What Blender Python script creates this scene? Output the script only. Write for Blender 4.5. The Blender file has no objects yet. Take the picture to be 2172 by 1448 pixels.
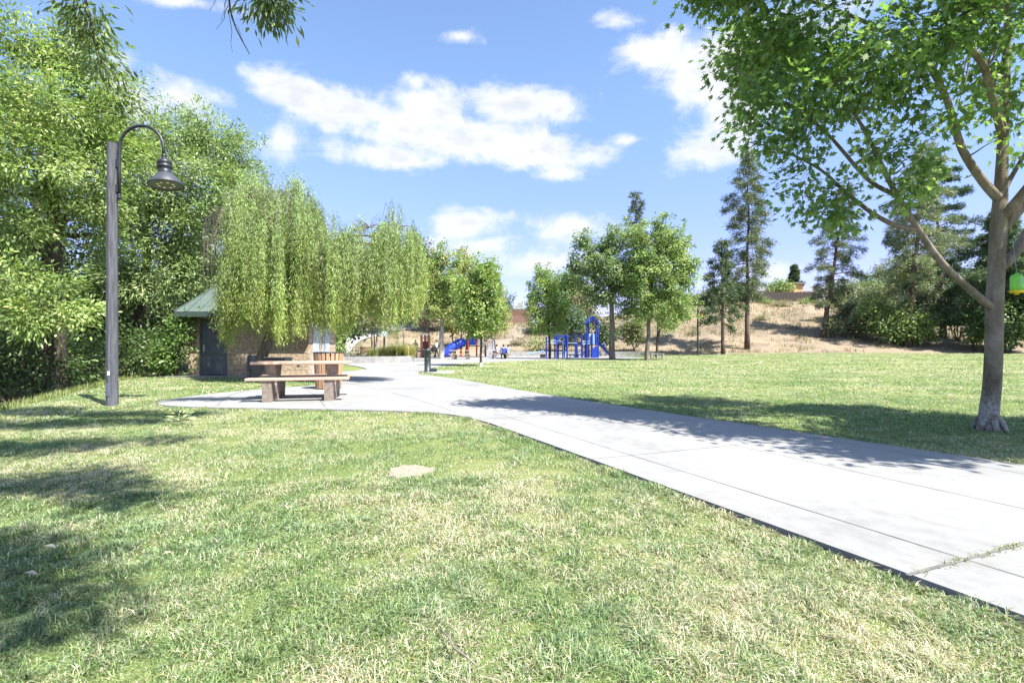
import bpy, math, random
import numpy as np
from mathutils import Vector, Matrix
from mathutils.geometry import tessellate_polygon

R = math.radians
random.seed(7)
rng = np.random.default_rng(11)
scene = bpy.context.scene
COL = scene.collection
CAM_H = 1.1
FPX = 1086.0            # focal length of the photograph in its own pixels (2172 wide, 18 mm on 36 mm)

# ------------------------------------------------------------------ camera
cam = bpy.data.cameras.new('camera')
cam.lens = 18.0
cam.sensor_width = 36.0
cam.shift_y = 0.005
cam.clip_start = 0.05
cam.clip_end = 3000
cam_o = bpy.data.objects.new('camera', cam)
cam_o.location = (0, 0, CAM_H)
cam_o.rotation_euler = (R(90), 0, 0)
COL.objects.link(cam_o)
scene.camera = cam_o

# ------------------------------------------------------------------ light
SUN_TO = Vector((0.50, -0.45, 1.0)).normalized()      # towards the sun
SUN_EL = math.asin(SUN_TO.z)
SUN_AZ = math.atan2(SUN_TO.x, SUN_TO.y)               # clockwise from +Y
sun = bpy.data.lights.new('sun', 'SUN')
sun.energy = 4.9
sun.angle = R(0.53)
sun.color = (1.0, 0.965, 0.90)
sun_o = bpy.data.objects.new('sun', sun)
sun_o.rotation_euler = (-SUN_TO).to_track_quat('-Z', 'Y').to_euler()
COL.objects.link(sun_o)

scene.view_settings.view_transform = 'Standard'
scene.view_settings.look = 'None'
scene.view_settings.exposure = 1.48
scene.view_settings.gamma = 1.0
scene.view_settings.use_curve_mapping = False
scene.cycles.max_bounces = 8
scene.cycles.diffuse_bounces = 4
scene.cycles.transparent_max_bounces = 8
scene.cycles.sample_clamp_indirect = 6

# ------------------------------------------------------------------ node helpers
class NT:
    def __init__(s, tree):
        s.t = tree; s.n = tree.nodes; s.l = tree.links
    def new(s, typ, **kw):
        n = s.n.new(typ)
        for k, v in kw.items():
            setattr(n, k, v)
        return n
    def put(s, sock, v):
        if isinstance(v, bpy.types.NodeSocket):
            s.l.new(v, sock)
        elif v is not None:
            if sock.type == 'RGBA' and len(v) == 3:
                v = (*v, 1)
            sock.default_value = v
    def math(s, op, a, b=None, c=None, clamp=False):
        n = s.new('ShaderNodeMath', operation=op, use_clamp=clamp)
        s.put(n.inputs[0], a)
        if b is not None: s.put(n.inputs[1], b)
        if c is not None: s.put(n.inputs[2], c)
        return n.outputs[0]
    def mix(s, f, a, b, blend='MIX'):
        n = s.new('ShaderNodeMix', data_type='RGBA', blend_type=blend)
        s.put(n.inputs[0], f); s.put(n.inputs[6], a); s.put(n.inputs[7], b)
        return n.outputs[2]
    def noise(s, vec, scale, detail=4, rough=0.55, dist=0.0):
        n = s.new('ShaderNodeTexNoise')
        if vec is not None: s.l.new(vec, n.inputs['Vector'])
        n.inputs['Scale'].default_value = scale
        n.inputs['Detail'].default_value = detail
        n.inputs['Roughness'].default_value = rough
        n.inputs['Distortion'].default_value = dist
        return n.outputs['Fac']
    def ramp(s, f, stops, interp='LINEAR'):
        n = s.new('ShaderNodeValToRGB')
        n.color_ramp.interpolation = interp
        e = n.color_ramp.elements
        while len(e) < len(stops): e.new(0.5)
        for k, (p, c) in enumerate(stops):
            e[k].position = p
            e[k].color = (*c, 1) if len(c) == 3 else c
        s.l.new(f, n.inputs[0])
        return n.outputs['Color']
    def step(s, v, a, b):
        n = s.new('ShaderNodeMapRange', interpolation_type='SMOOTHSTEP')
        s.put(n.inputs['Value'], v)
        n.inputs['From Min'].default_value = a; n.inputs['From Max'].default_value = b
        return n.outputs['Result']

# ------------------------------------------------------------------ world: sky with clouds
world = bpy.data.worlds.new('World')
scene.world = world
world.use_nodes = True
W = NT(world.node_tree)
W.n.clear()
sky = W.new('ShaderNodeTexSky', sky_type='NISHITA')
sky.sun_disc = False
sky.sun_elevation = SUN_EL
sky.sun_rotation = SUN_AZ
sky.altitude = 100
sky.air_density = 1.0
sky.dust_density = 0.5
sky.ozone_density = 2.6
SKY_STRENGTH = 0.108
tc = W.new('ShaderNodeTexCoord')
sep = W.new('ShaderNodeSeparateXYZ')
W.l.new(tc.outputs['Generated'], sep.inputs[0])
az = W.math('ARCTAN2', sep.outputs['X'], sep.outputs['Y'])
el = W.math('ARCSINE', sep.outputs['Z'])
# billowing warp in direction space
warp1 = W.noise(tc.outputs['Generated'], 9.0, 8, 0.62, 0.3)
warp2 = W.noise(tc.outputs['Generated'], 30.0, 6, 0.65)
cmb = W.new('ShaderNodeCombineXYZ')
W.l.new(W.math('MULTIPLY', az, 1.0), cmb.inputs[0])
W.l.new(W.math('MULTIPLY', el, 2.6), cmb.inputs[1])
wisp = W.noise(cmb.outputs[0], 7.0, 8, 0.62, 0.6)
def to_dir(px, py):
    x, z = (px - 1086) / FPX, (735 - py) / FPX
    return math.atan2(x, 1.0), math.asin(z / math.sqrt(1 + x * x + z * z))
# (px, py, rx, ry, density)
CLOUDS = [
    (625, 200, 105, 55, .95), (730, 235, 140, 58, 1.0), (850, 275, 150, 60, 1.0), (930, 235, 110, 58, 1.0), (1085, 225, 150, 55, 1.0),
    (1000, 300, 250, 62, 1.0), (830, 330, 170, 34, .85), (1120, 320, 170, 50, 1.0), (1255, 330, 75, 26, .7),
    (1185, 235, 60, 45, .8), (385, 210, 125, 66, 1.0), (280, 205, 90, 80, .85), (590, 290, 75, 70, .42),
    (400, 2, 140, 30, .75), (1385, 105, 120, 42, .55), (1310, 45, 60, 20, .3), (1500, 150, 120, 90, .85), (1570, 240, 90, 130, .95),
    (1500, 318, 130, 50, .8), (1560, 100, 90, 60, .8), (1005, 472, 95, 36, .9), (1215, 482, 110, 34, .75), (1030, 520, 80, 22, .45),
    (1110, 560, 110, 26, .35), (882, 174, 42, 20, .5), (980, 77, 40, 16, .5), (1185, 367, 55, 12, .4), (1330, 300, 45, 22, .4),
    (1640, 570, 120, 36, .4), (1720, 60, 120, 90, .6), (900, 548, 60, 30, .3),
]
dens = None
low = None
for (px, py, rx, ry, w) in CLOUDS:
    a0, e0 = to_dir(px, py)
    a1, _ = to_dir(px + rx, py)
    _, e1 = to_dir(px, py - ry)
    dx = W.math('MULTIPLY', W.math('SUBTRACT', az, a0), 1 / (a1 - a0))
    dy = W.math('MULTIPLY', W.math('SUBTRACT', el, e0), 1 / (e1 - e0))
    r2 = W.math('MULTIPLY_ADD', dx, dx, W.math('MULTIPLY', dy, dy))
    v = W.math('MULTIPLY', W.math('SUBTRACT', 1.0, W.math('SQRT', r2)), w)
    dens = v if dens is None else W.math('SMOOTH_MAX', dens, v, 0.25)
dens = W.math('MAXIMUM', dens, -1.0)
dn = W.math('MULTIPLY_ADD', W.math('SUBTRACT', warp1, 0.5), 2.1, dens)
dn = W.math('MULTIPLY_ADD', W.math('SUBTRACT', warp2, 0.5), 0.5, dn)
dn = W.math('MULTIPLY_ADD', W.math('SUBTRACT', wisp, 0.5), 1.35, dn)
alpha = W.math('POWER', W.step(dn, -0.12, 0.66), 1.0)
# thicker lower bellies are a little greyer
belly = W.step(W.math('MULTIPLY_ADD', W.math('SUBTRACT', W.noise(cmb.outputs[0], 6.0, 5, 0.6, 0.2), 0.5), 2.2, dn), 0.35, 1.25)
cloud_col = W.mix(W.math('MULTIPLY', belly, 0.75), (0.395, 0.40, 0.405), (0.262, 0.28, 0.313))
tint = W.mix(W.step(el, .02, .5), (.74, .60, .90), (1.0, 1.0, 1.03))
skyc = W.mix(1.0, W.mix(1.0, sky.outputs[0], (SKY_STRENGTH,) * 3, 'MULTIPLY'), tint, 'MULTIPLY')
final = W.mix(W.math('MULTIPLY', alpha, 0.96), skyc, cloud_col)
bg = W.new('ShaderNodeBackground')
W.l.new(final, bg.inputs['Color'])
bg.inputs['Strength'].default_value = 1.0
wo = W.new('ShaderNodeOutputWorld')
W.l.new(bg.outputs[0], wo.inputs['Surface'])

# ------------------------------------------------------------------ materials
MATS = {}
def material(name, color, rough=0.7, var=0.0, vscale=8.0, bump=0.0, bscale=40.0, metallic=0.0, spec=0.4, color2=None, coord='Object', stretch=(1, 1, 1), detail=5):
    if name in MATS: return MATS[name]
    m = bpy.data.materials.new(name)
    m.use_nodes = True
    T = NT(m.node_tree)
    p = T.n['Principled BSDF']
    p.inputs['Roughness'].default_value = rough
    p.inputs['Metallic'].default_value = metallic
    p.inputs['Specular IOR Level'].default_value = spec
    t = T.new('ShaderNodeTexCoord')
    mp = T.new('ShaderNodeMapping')
    mp.inputs['Scale'].default_value = stretch
    T.l.new(t.outputs[coord], mp.inputs[0])
    vec = mp.outputs[0]
    c2 = color2 or tuple(c * (1 - var) for c in color)
    f = T.step(T.noise(vec, vscale, detail, 0.6), 0.32, 0.68)
    T.l.new(T.mix(f, c2, color), p.inputs['Base Color'])
    if bump:
        b = T.new('ShaderNodeBump')
        b.inputs['Strength'].default_value = bump
        b.inputs['Distance'].default_value = 0.02
        T.l.new(T.noise(vec, bscale, 6, 0.6), b.inputs['Height'])
        T.l.new(b.outputs[0], p.inputs['Normal'])
    MATS[name] = m
    return m

def leaf_material(name, trans=0.4, rough=0.5, spec=0.35):
    m = bpy.data.materials.new(name)
    m.use_nodes = True
    T = NT(m.node_tree)
    p = T.n['Principled BSDF']
    at = T.new('ShaderNodeVertexColor', layer_name='col')
    T.l.new(at.outputs['Color'], p.inputs['Base Color'])
    p.inputs['Roughness'].default_value = rough
    p.inputs['Specular IOR Level'].default_value = spec
    tr = T.new('ShaderNodeBsdfTranslucent')
    T.l.new(T.mix(1.0, at.outputs['Color'], (1.15, 1.28, 0.66), 'MULTIPLY'), tr.inputs['Color'])
    mx = T.new('ShaderNodeMixShader')
    mx.inputs[0].default_value = trans
    T.l.new(p.outputs[0], mx.inputs[1]); T.l.new(tr.outputs[0], mx.inputs[2])
    T.l.new(mx.outputs[0], T.n['Material Output'].inputs['Surface'])
    return m
M_LEAF = leaf_material('leaf', 0.36, .45, .38)
M_MAPLE_LEAF = leaf_material('maple_leaf', 0.5, .42, .4)
M_NEEDLE = leaf_material('needle', 0.2, 0.55, 0.3)
M_GRASS = leaf_material('grass_blade', 0.30, 0.5, 0.3)

M_BARK = material('bark_grey', (0.21, 0.175, 0.14), 0.9, 0.55, 5, 0.9, 22, stretch=(1, 1, .3))
M_BARK_DARK = material('bark_dark', (0.10, 0.08, 0.062), 0.95, 0.6, 5, 1.0, 20, stretch=(1, 1, .3))
M_BARK_PINE = material('bark_pine', (0.15, 0.105, 0.08), 0.95, 0.6, 5, 1.0, 14, stretch=(1, 1, .35))
M_TWIG = material('twig', (0.13, 0.10, 0.075), 0.9, 0.4, 9)
M_CONC = material('concrete_pale', (0.42, 0.415, 0.40), 0.85, 0.14, 1.6, 0.12, 160)
M_CONC_GREY = material('concrete_grey', (0.33, 0.322, 0.305), 0.9, 0.3, 3, 0.3, 60)
M_BLACK = material('black_metal', (0.028, 0.031, 0.038), 0.42, 0.3, 12, 0.05, 200, spec=0.5)
M_BLUE = material('blue_plastic', (0.015, 0.05, 0.36), 0.4, 0.25, 4)
M_BLUE_LIGHT = material('pale_blue_plastic', (0.30, 0.45, 0.72), 0.45, 0.2, 4)
M_RED = material('red_paint', (0.42, 0.07, 0.035), 0.5, 0.25, 5)
M_STEEL = material('steel', (0.5, 0.5, 0.5), 0.35, 0.2, 9, metallic=0.8)
M_WHITE = material('white_paint', (0.78, 0.78, 0.76), 0.6, 0.1, 6)
M_PLANK = material('tan_plank', (0.52, 0.36, 0.26), 0.7, 0.22, 3, 0.15, 60, stretch=(.4, 4, 4))
M_SLAT = material('slat_wood', (0.50, 0.30, 0.17), 0.7, 0.3, 5, 0.25, 50, stretch=(5, 5, .5))
M_PED = material("brown_concrete", (.29, .235, .19), .9, .35, 14, .4, 90)

# ------------------------------------------------------------------ noise / terrain in numpy
def _hash(ix, iy, seed):
    h = (ix.astype(np.int64) * 374761393 + iy.astype(np.int64) * 668265263 + seed * 974711) & 0xFFFFFFFF
    h = ((h ^ (h >> 13)) * 1274126177) & 0xFFFFFFFF
    return ((h ^ (h >> 16)) & 0xFFFF) / 65535.0
def vnoise(x, y, seed=0):
    x = np.asarray(x, float); y = np.asarray(y, float)
    ix, iy = np.floor(x), np.floor(y)
    fx, fy = x - ix, y - iy
    fx = fx * fx * (3 - 2 * fx); fy = fy * fy * (3 - 2 * fy)
    a, b = _hash(ix, iy, seed), _hash(ix + 1, iy, seed)
    c, d = _hash(ix, iy + 1, seed), _hash(ix + 1, iy + 1, seed)
    return (a * (1 - fx) + b * fx) * (1 - fy) + (c * (1 - fx) + d * fx) * fy
def fbm(x, y, seed=0, octs=4):
    s, a, t = 0.0, 1.0, 0.0
    for o in range(octs):
        s = s + a * vnoise(np.asarray(x) * 2 ** o, np.asarray(y) * 2 ** o, seed + o); t += a; a *= 0.55
    return s / t
def sm(t):
    t = np.clip(t, 0, 1); return t * t * (3 - 2 * t)
HILL_Y, CREST_Y = 57.5, 84.0
def lawn_left(y):
    return np.interp(y, [-20, 5, 7, 9.4, 16.4, 19.5, 24, 35, 60], [-7.6, -7.8, -8.1, -8.9, -12.5, -13.5, -14.3, -18, -22])
def hill_foot(x):
    return HILL_Y + np.interp(x, [-60, -30, -12, 0, 14, 22, 40, 80], [-18, -8, 0, 1.0, 0.5, -2.5, -5.5, -7])
def terrain(x, y):
    x = np.asarray(x, float); y = np.asarray(y, float)
    s = lawn_left(y) - x
    z = -2.3 * sm((s + .2) / 4.2) * (1 - sm((y - 32) / 16))
    z = z + 0.42 * sm((x - 8) / 24) * sm((y - 20) / 34)
    hf = hill_foot(x)
    t = (y - hf) / (CREST_Y - hf)
    hc = 4.9 + 3.25 * sm(np.abs(x - 2) / 36)
    prof = np.clip(t, 0, 1)
    prof = 0.55 * prof + 0.45 * sm(prof)
    bumps = (fbm(x * .22, y * .22, 5) - .5) * 1.3 * sm(t * 3) * (1 - 0.85 * sm((y - 76) / 6))
    z = z + hc * prof + bumps
    z = z - 9 * sm((y - 160) / 300)
    return z
def tz(x, y): return float(terrain(np.array([x]), np.array([y]))[0])
def P(px, d, z=None, py=None):
    """world point seen at column px of the photograph at depth d (on the ground unless a height is given)"""
    x = (px - 1086) / FPX * d
    if py is not None: z = CAM_H + (735 - py) / FPX * d
    return Vector((x, d, tz(x, d) if z is None else z))

# ------------------------------------------------------------------ mesh building
class MB:
    def __init__(s): s.v = []; s.f = []
    def add(s, vs, fs):
        o = len(s.v); s.v += [tuple(v) for v in vs]; s.f += [tuple(i + o for i in f) for f in fs]; return s
    def box(s, c, d, rz=0.0, rx=0.0, ry=0.0, bev=0.0):
        hx, hy, hz = d[0] / 2, d[1] / 2, d[2] / 2
        m = Matrix.Translation(Vector(c)) @ Matrix.Rotation(rz, 4, 'Z') @ Matrix.Rotation(ry, 4, 'Y') @ Matrix.Rotation(rx, 4, 'X')
        b = min(bev, hx * .9, hy * .9, hz * .9)
        if b <= 0:
            vs = [m @ Vector((sx * hx, sy * hy, sz * hz)) for sx in (-1, 1) for sy in (-1, 1) for sz in (-1, 1)]
            return s.add(vs, [(0, 1, 3, 2), (4, 6, 7, 5), (0, 4, 5, 1), (2, 3, 7, 6), (0, 2, 6, 4), (1, 5, 7, 3)])
        vs, idx = [], {}
        for sx in (-1, 1):
            for sy in (-1, 1):
                for sz in (-1, 1):
                    for ax in range(3):
                        h = [hx - b, hy - b, hz - b]; h[ax] += b
                        idx[(sx, sy, sz, ax)] = len(vs)
                        vs.append(m @ Vector((sx * h[0], sy * h[1], sz * h[2])))
        fs = []
        for ax in range(3):
            o = [a for a in range(3) if a != ax]
            for sg in (-1, 1):
                q = []
                for (p, r) in ((-1, -1), (1, -1), (1, 1), (-1, 1)):
                    k = [0, 0, 0]; k[ax] = sg; k[o[0]] = p; k[o[1]] = r
                    q.append(idx[(*k, ax)])
                fs.append(q)
        for ax in range(3):          # edges along ax
            o = [a for a in range(3) if a != ax]
            for p in (-1, 1):
                for r in (-1, 1):
                    def key(e, a):
                        k = [0, 0, 0]; k[ax] = e; k[o[0]] = p; k[o[1]] = r
                        return idx[(*k, a)]
                    fs.append((key(-1, o[0]), key(1, o[0]), key(1, o[1]), key(-1, o[1])))
        for sx in (-1, 1):
            for sy in (-1, 1):
                for sz in (-1, 1):
                    fs.append(tuple(idx[(sx, sy, sz, a)] for a in range(3)))
        return s.add(vs, fs)
    def tube(s, pts, rad, n=8, cap=True):
        pts = [Vector(p) for p in pts]
        if not isinstance(rad, (list, tuple)): rad = [rad] * len(pts)
        vs, fs = [], []
        t0 = (pts[1] - pts[0]).normalized()
        u = t0.orthogonal().normalized()
        for i, p in enumerate(pts):
            a = pts[max(0, i - 1)]; b = pts[min(len(pts) - 1, i + 1)]
            t = (b - a).normalized()
            u = (u - t * u.dot(t))
            u = u.normalized() if u.length > 1e-6 else t.orthogonal().normalized()
            w = t.cross(u)
            for k in range(n):
                q = 2 * math.pi * k / n
                vs.append(p + (u * math.cos(q) + w * math.sin(q)) * rad[i])
        for i in range(len(pts) - 1):
            for k in range(n):
                a = i * n + k; b = i * n + (k + 1) % n
                fs.append((a, b, b + n, a + n))
        if cap:
            fs.append(tuple(range(n - 1, -1, -1)))
            fs.append(tuple(range((len(pts) - 1) * n, len(pts) * n)))
        return s.add(vs, fs)
    def lathe(s, c, prof, n=24, axis=None, cap=True):
        """prof: list of (radius, height) turned round a vertical axis (or a tilted one)"""
        c = Vector(c)
        q = Vector((0, 0, 1)).rotation_difference(Vector(axis).normalized()) if axis is not None else None
        vs, fs = [], []
        for (r, h) in prof:
            for k in range(n):
                a = 2 * math.pi * k / n
                v = Vector((r * math.cos(a), r * math.sin(a), h))
                if q: v = q @ v
                vs.append(c + v)
        for i in range(len(prof) - 1):
            for k in range(n):
                a = i * n + k; b = i * n + (k + 1) % n
                fs.append((a, b, b + n, a + n))
        if cap:
            fs.append(tuple(range(n - 1, -1, -1)))
            fs.append(tuple(range((len(prof) - 1) * n, len(prof) * n)))
        return s.add(vs, fs)
    def prism(s, poly, z0, z1, m=None):
        """vertical extrusion of a plan polygon, or of a profile through the matrix m"""
        n = len(poly)
        tri = tessellate_polygon([[Vector((p[0], p[1], 0)) for p in poly]])
        vs = [Vector((p[0], p[1], z0)) for p in poly] + [Vector((p[0], p[1], z1)) for p in poly]
        if m is not None: vs = [m @ v for v in vs]
        area = sum(poly[i][0] * poly[(i + 1) % n][1] - poly[(i + 1) % n][0] * poly[i][1] for i in range(n))
        fs = []
        for t in tri:
            a, b, c = t
            cr = (poly[b][0] - poly[a][0]) * (poly[c][1] - poly[a][1]) - (poly[b][1] - poly[a][1]) * (poly[c][0] - poly[a][0])
            if cr < 0: a, c = c, a
            fs.append((a + n, b + n, c + n)); fs.append((c, b, a))
        for i in range(n):
            j = (i + 1) % n
            fs.append((i, j, j + n, i + n) if area > 0 else (j, i, i + n, j + n))
        return s.add(vs, fs)
    def build(s, name, mat, parent=None, smooth=False, origin=None):
        me = bpy.data.meshes.new(name)
        o3 = Vector((0, 0, 0)) if origin is None else Vector(origin)
        if parent is not None and origin is None: o3 = parent.matrix_world.translation.copy() if not parent.parent else (parent.parent.matrix_world.translation + parent.location)
        me.from_pydata([tuple(Vector(v) - o3) for v in s.v], [], s.f)
        me.materials.append(mat)
        if smooth:
            me.polygons.foreach_set('use_smooth', [True] * len(me.polygons))
        me.update()
        o = bpy.data.objects.new(name, me)
        COL.objects.link(o)
        if parent is not None:
            o.parent = parent
        else:
            o.location = o3
        return o

def tag(o, label=None, cat=None, group=None, kind=None):
    if label: o['label'] = label
    if cat: o['category'] = cat
    if group: o['group'] = group
    if kind: o['kind'] = kind
    return o
def thing(name, label, cat, loc, group=None):
    o = bpy.data.objects.new(name, None)
    o.empty_display_size = 0.2
    o.location = loc
    o.matrix_world = Matrix.Translation(Vector(loc))
    COL.objects.link(o)
    return tag(o, label, cat, group)

def np_mesh(name, verts, faces, mat, parent=None, cols=None, origin=None, smooth=False):
    """verts (N,3), faces (M,k) of one size k, written straight into the mesh"""
    me = bpy.data.meshes.new(name)
    o3 = np.zeros(3) if origin is None else np.array(origin, float)
    if parent is not None and origin is None: o3 = np.array(parent.matrix_world.translation)
    v = (np.asarray(verts, float) - o3).astype(np.float32)
    faces = np.asarray(faces, np.int32)
    M, k = faces.shape
    me.vertices.add(len(v)); me.vertices.foreach_set('co', v.ravel())
    me.loops.add(M * k); me.loops.foreach_set('vertex_index', faces.ravel())
    me.polygons.add(M); me.polygons.foreach_set('loop_start', np.arange(0, M * k, k, dtype=np.int32))
    if smooth: me.polygons.foreach_set('use_smooth', np.ones(M, bool))
    me.update(calc_edges=True)
    if cols is not None:
        a = me.color_attributes.new('col', 'FLOAT_COLOR', 'POINT')
        c4 = np.ones((len(v), 4), np.float32); c4[:, :3] = cols
        a.data.foreach_set('color', c4.ravel())
    me.materials.append(mat)
    o = bpy.data.objects.new(name, me)
    COL.objects.link(o)
    if parent is not None: o.parent = parent
    else: o.location = tuple(o3)
    return o

# ------------------------------------------------------------------ foliage
def vnoise3(p, f, seed=0):
    p = np.asarray(p, float) * f
    i = np.floor(p); t = p - i; t = t * t * (3 - 2 * t)
    def h(dx, dy, dz): return _hash(i[:, 0] + dx + 57 * (i[:, 2] + dz), i[:, 1] + dy - 131 * (i[:, 2] + dz), seed)
    a = (h(0, 0, 0) * (1 - t[:, 0]) + h(1, 0, 0) * t[:, 0]) * (1 - t[:, 1]) + (h(0, 1, 0) * (1 - t[:, 0]) + h(1, 1, 0) * t[:, 0]) * t[:, 1]
    b = (h(0, 0, 1) * (1 - t[:, 0]) + h(1, 0, 1) * t[:, 0]) * (1 - t[:, 1]) + (h(0, 1, 1) * (1 - t[:, 0]) + h(1, 1, 1) * t[:, 0]) * t[:, 1]
    return a * (1 - t[:, 2]) + b * t[:, 2]
def unit(a):
    return a / np.maximum(np.linalg.norm(a, axis=1, keepdims=True), 1e-9)
T_RHOMB = (np.array([(0, 0, 0), (.5, .5, .10), (0, 1, 0), (-.5, .5, .10)]), [(0, 1, 2, 3)])
def _maple():
    pts = []
    lobes = [(-150, .42), (-115, .30), (-88, .62), (-62, .33), (-45, .80), (-22, .40), (0, 1.0), (22, .40), (45, .80), (62, .33), (88, .62), (115, .30), (150, .42)]
    for a, r in lobes:
        pts.append((math.sin(R(a)) * r * .62, .38 + math.cos(R(a)) * r * .62, (0.10 if r > .5 and a else 0.0) * abs(math.sin(R(a)))))
    pts = [(0, .05, 0)] + pts
    return np.array(pts), [tuple(range(len(pts)))]
T_MAPLE = _maple()
def leaf_cloud(pos, axis, normal, length, width, templ, col, fold=1.0):
    tv, tf = templ
    A = unit(axis); N = unit(normal - A * np.sum(normal * A, 1, keepdims=True)); B = np.cross(A, N)
    n, k = len(pos), len(tv)
    V = (pos[:, None, :] + (tv[None, :, 0, None] * width[:, None, None]) * B[:, None, :]
         + (tv[None, :, 1, None] * length[:, None, None]) * A[:, None, :]
         + (tv[None, :, 2, None] * width[:, None, None] * fold) * N[:, None, :]).reshape(-1, 3)
    F = (np.arange(n)[:, None, None] * k + np.array(tf)[None]).reshape(-1, len(tf[0]))
    C = np.repeat(col, k, axis=0)
    return V, F, C
def pick_colors(cols, n, bright=0.25, mix=None):
    cols = np.array(cols, float)
    i = rng.integers(0, len(cols), n); j = rng.integers(0, len(cols), n)
    t = rng.random((n, 1))
    c = cols[i] * t + cols[j] * (1 - t)
    return c * (1 + (rng.random((n, 1)) * 2 - 1) * bright)
def rand_dirs(n):
    return unit(rng.normal(size=(n, 3)))
def crown_points(blobs, clumps_per_m2, per_clump, clump_r, hollow=0.5, seed_gap=0.0, spray=0.0):
    """clump centres in the outer part of every ellipsoid, then leaves round every clump"""
    cc, cd = [], []
    for (c, r) in blobs:
        c = np.array(c, float); r = np.array(r, float)
        area = 4 * math.pi * ((((r[0] * r[1]) ** 1.6 + (r[0] * r[2]) ** 1.6 + (r[1] * r[2]) ** 1.6) / 3) ** (1 / 1.6))
        n = max(3, int(area * clumps_per_m2))
        d = rand_dirs(n)
        rad = hollow + (1 - hollow) * rng.random((n, 1)) ** 0.7
        # wobble so that the outline is uneven
        lump = vnoise3(d * 1.0 + c * .37, 2.6, 3)[:, None]
        wob = 0.56 + 0.82 * lump + 0.12 * rng.normal(size=(n, 1))
        p = c + d * r * rad * wob
        cc.append(p); cd.append(unit(d / r))
    cc = np.concatenate(cc); cd = np.concatenate(cd)
    if seed_gap > 0:
        g = .6 * vnoise3(cc, .42 / clump_r, 9) + .4 * vnoise3(cc, .9 / clump_r, 19)
        k = g > seed_gap
        cc, cd = cc[k], cd[k]
    n = len(cc)
    m = np.maximum(1, (per_clump * (0.5 + rng.random(n))).astype(int))
    idx = np.repeat(np.arange(n), m)
    off = rng.normal(size=(len(idx), 3)) * clump_r * np.array([1, 1, .72])
    if spray > 0:      # foliage gathered in plumes that point outwards and upwards
        sd_ = unit(cd * .75 + rand_dirs(n) * .45 + np.array([0, 0, .65]))
        ln_ = spray * (.5 + rng.random(n))
        u_ = rng.random(len(idx)) * 1.5 - .75
        off = off * (1.05 - .65 * np.clip(u_, 0, 1))[:, None] + sd_[idx] * (u_ * ln_[idx])[:, None]
    pos = cc[idx] + off
    return cc, cd, idx, pos, off
def crown(parent, blobs, cols, clumps=5.0, per=30, clump_r=0.3, leaf=0.14, width=0.06, templ=T_RHOMB, hollow=0.5, mat=None, droop=0.3, name='crown', bright=.28, clump_var=.18, gap=.40, spray=0.0):
    cc, cd, idx, pos, off = crown_points(blobs, clumps * 1.35, per, clump_r, hollow, gap, spray)
    n = len(pos)
    out = cd[idx]
    axis = unit(off) * 0.9 + out * 0.4 + rand_dirs(n) * 0.7 + np.array([0, 0, -droop])
    nor = out * 0.5 + np.array([0, 0, 0.9]) + rand_dirs(n) * 0.75
    L = leaf * (0.65 + 0.7 * rng.random(n)); Wd = width * (0.7 + 0.6 * rng.random(n))
    ccol = pick_colors(cols, len(cc), clump_var)
    col = np.clip(ccol[idx] * (1 + (rng.random((n, 1)) * 2 - 1) * bright), .004, .9)
    lum = col @ np.array([.25, .65, .10])
    col = col * .95 + lum[:, None] * np.array([.20, .195, .19])
    V, F, C = leaf_cloud(pos, axis, nor, L, Wd, templ, col)
    o = np_mesh(name, V, F, mat or M_LEAF, parent, C)
    return o, cc
def wob_path(a, b, n=5, amp=0.06, sag=0.0):
    a, b = Vector(a), Vector(b); L = (b - a).length
    pts = []
    for i in range(n + 1):
        t = i / n
        p = a.lerp(b, t)
        w = math.sin(math.pi * t) * amp * L
        p = p + Vector((random.uniform(-1, 1), random.uniform(-1, 1), random.uniform(-.5, .5))) * w * .6
        p.z += sag * L * (4 * t * (1 - t))
        pts.append(p)
    pts[0] = a; pts[-1] = b
    return pts
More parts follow.
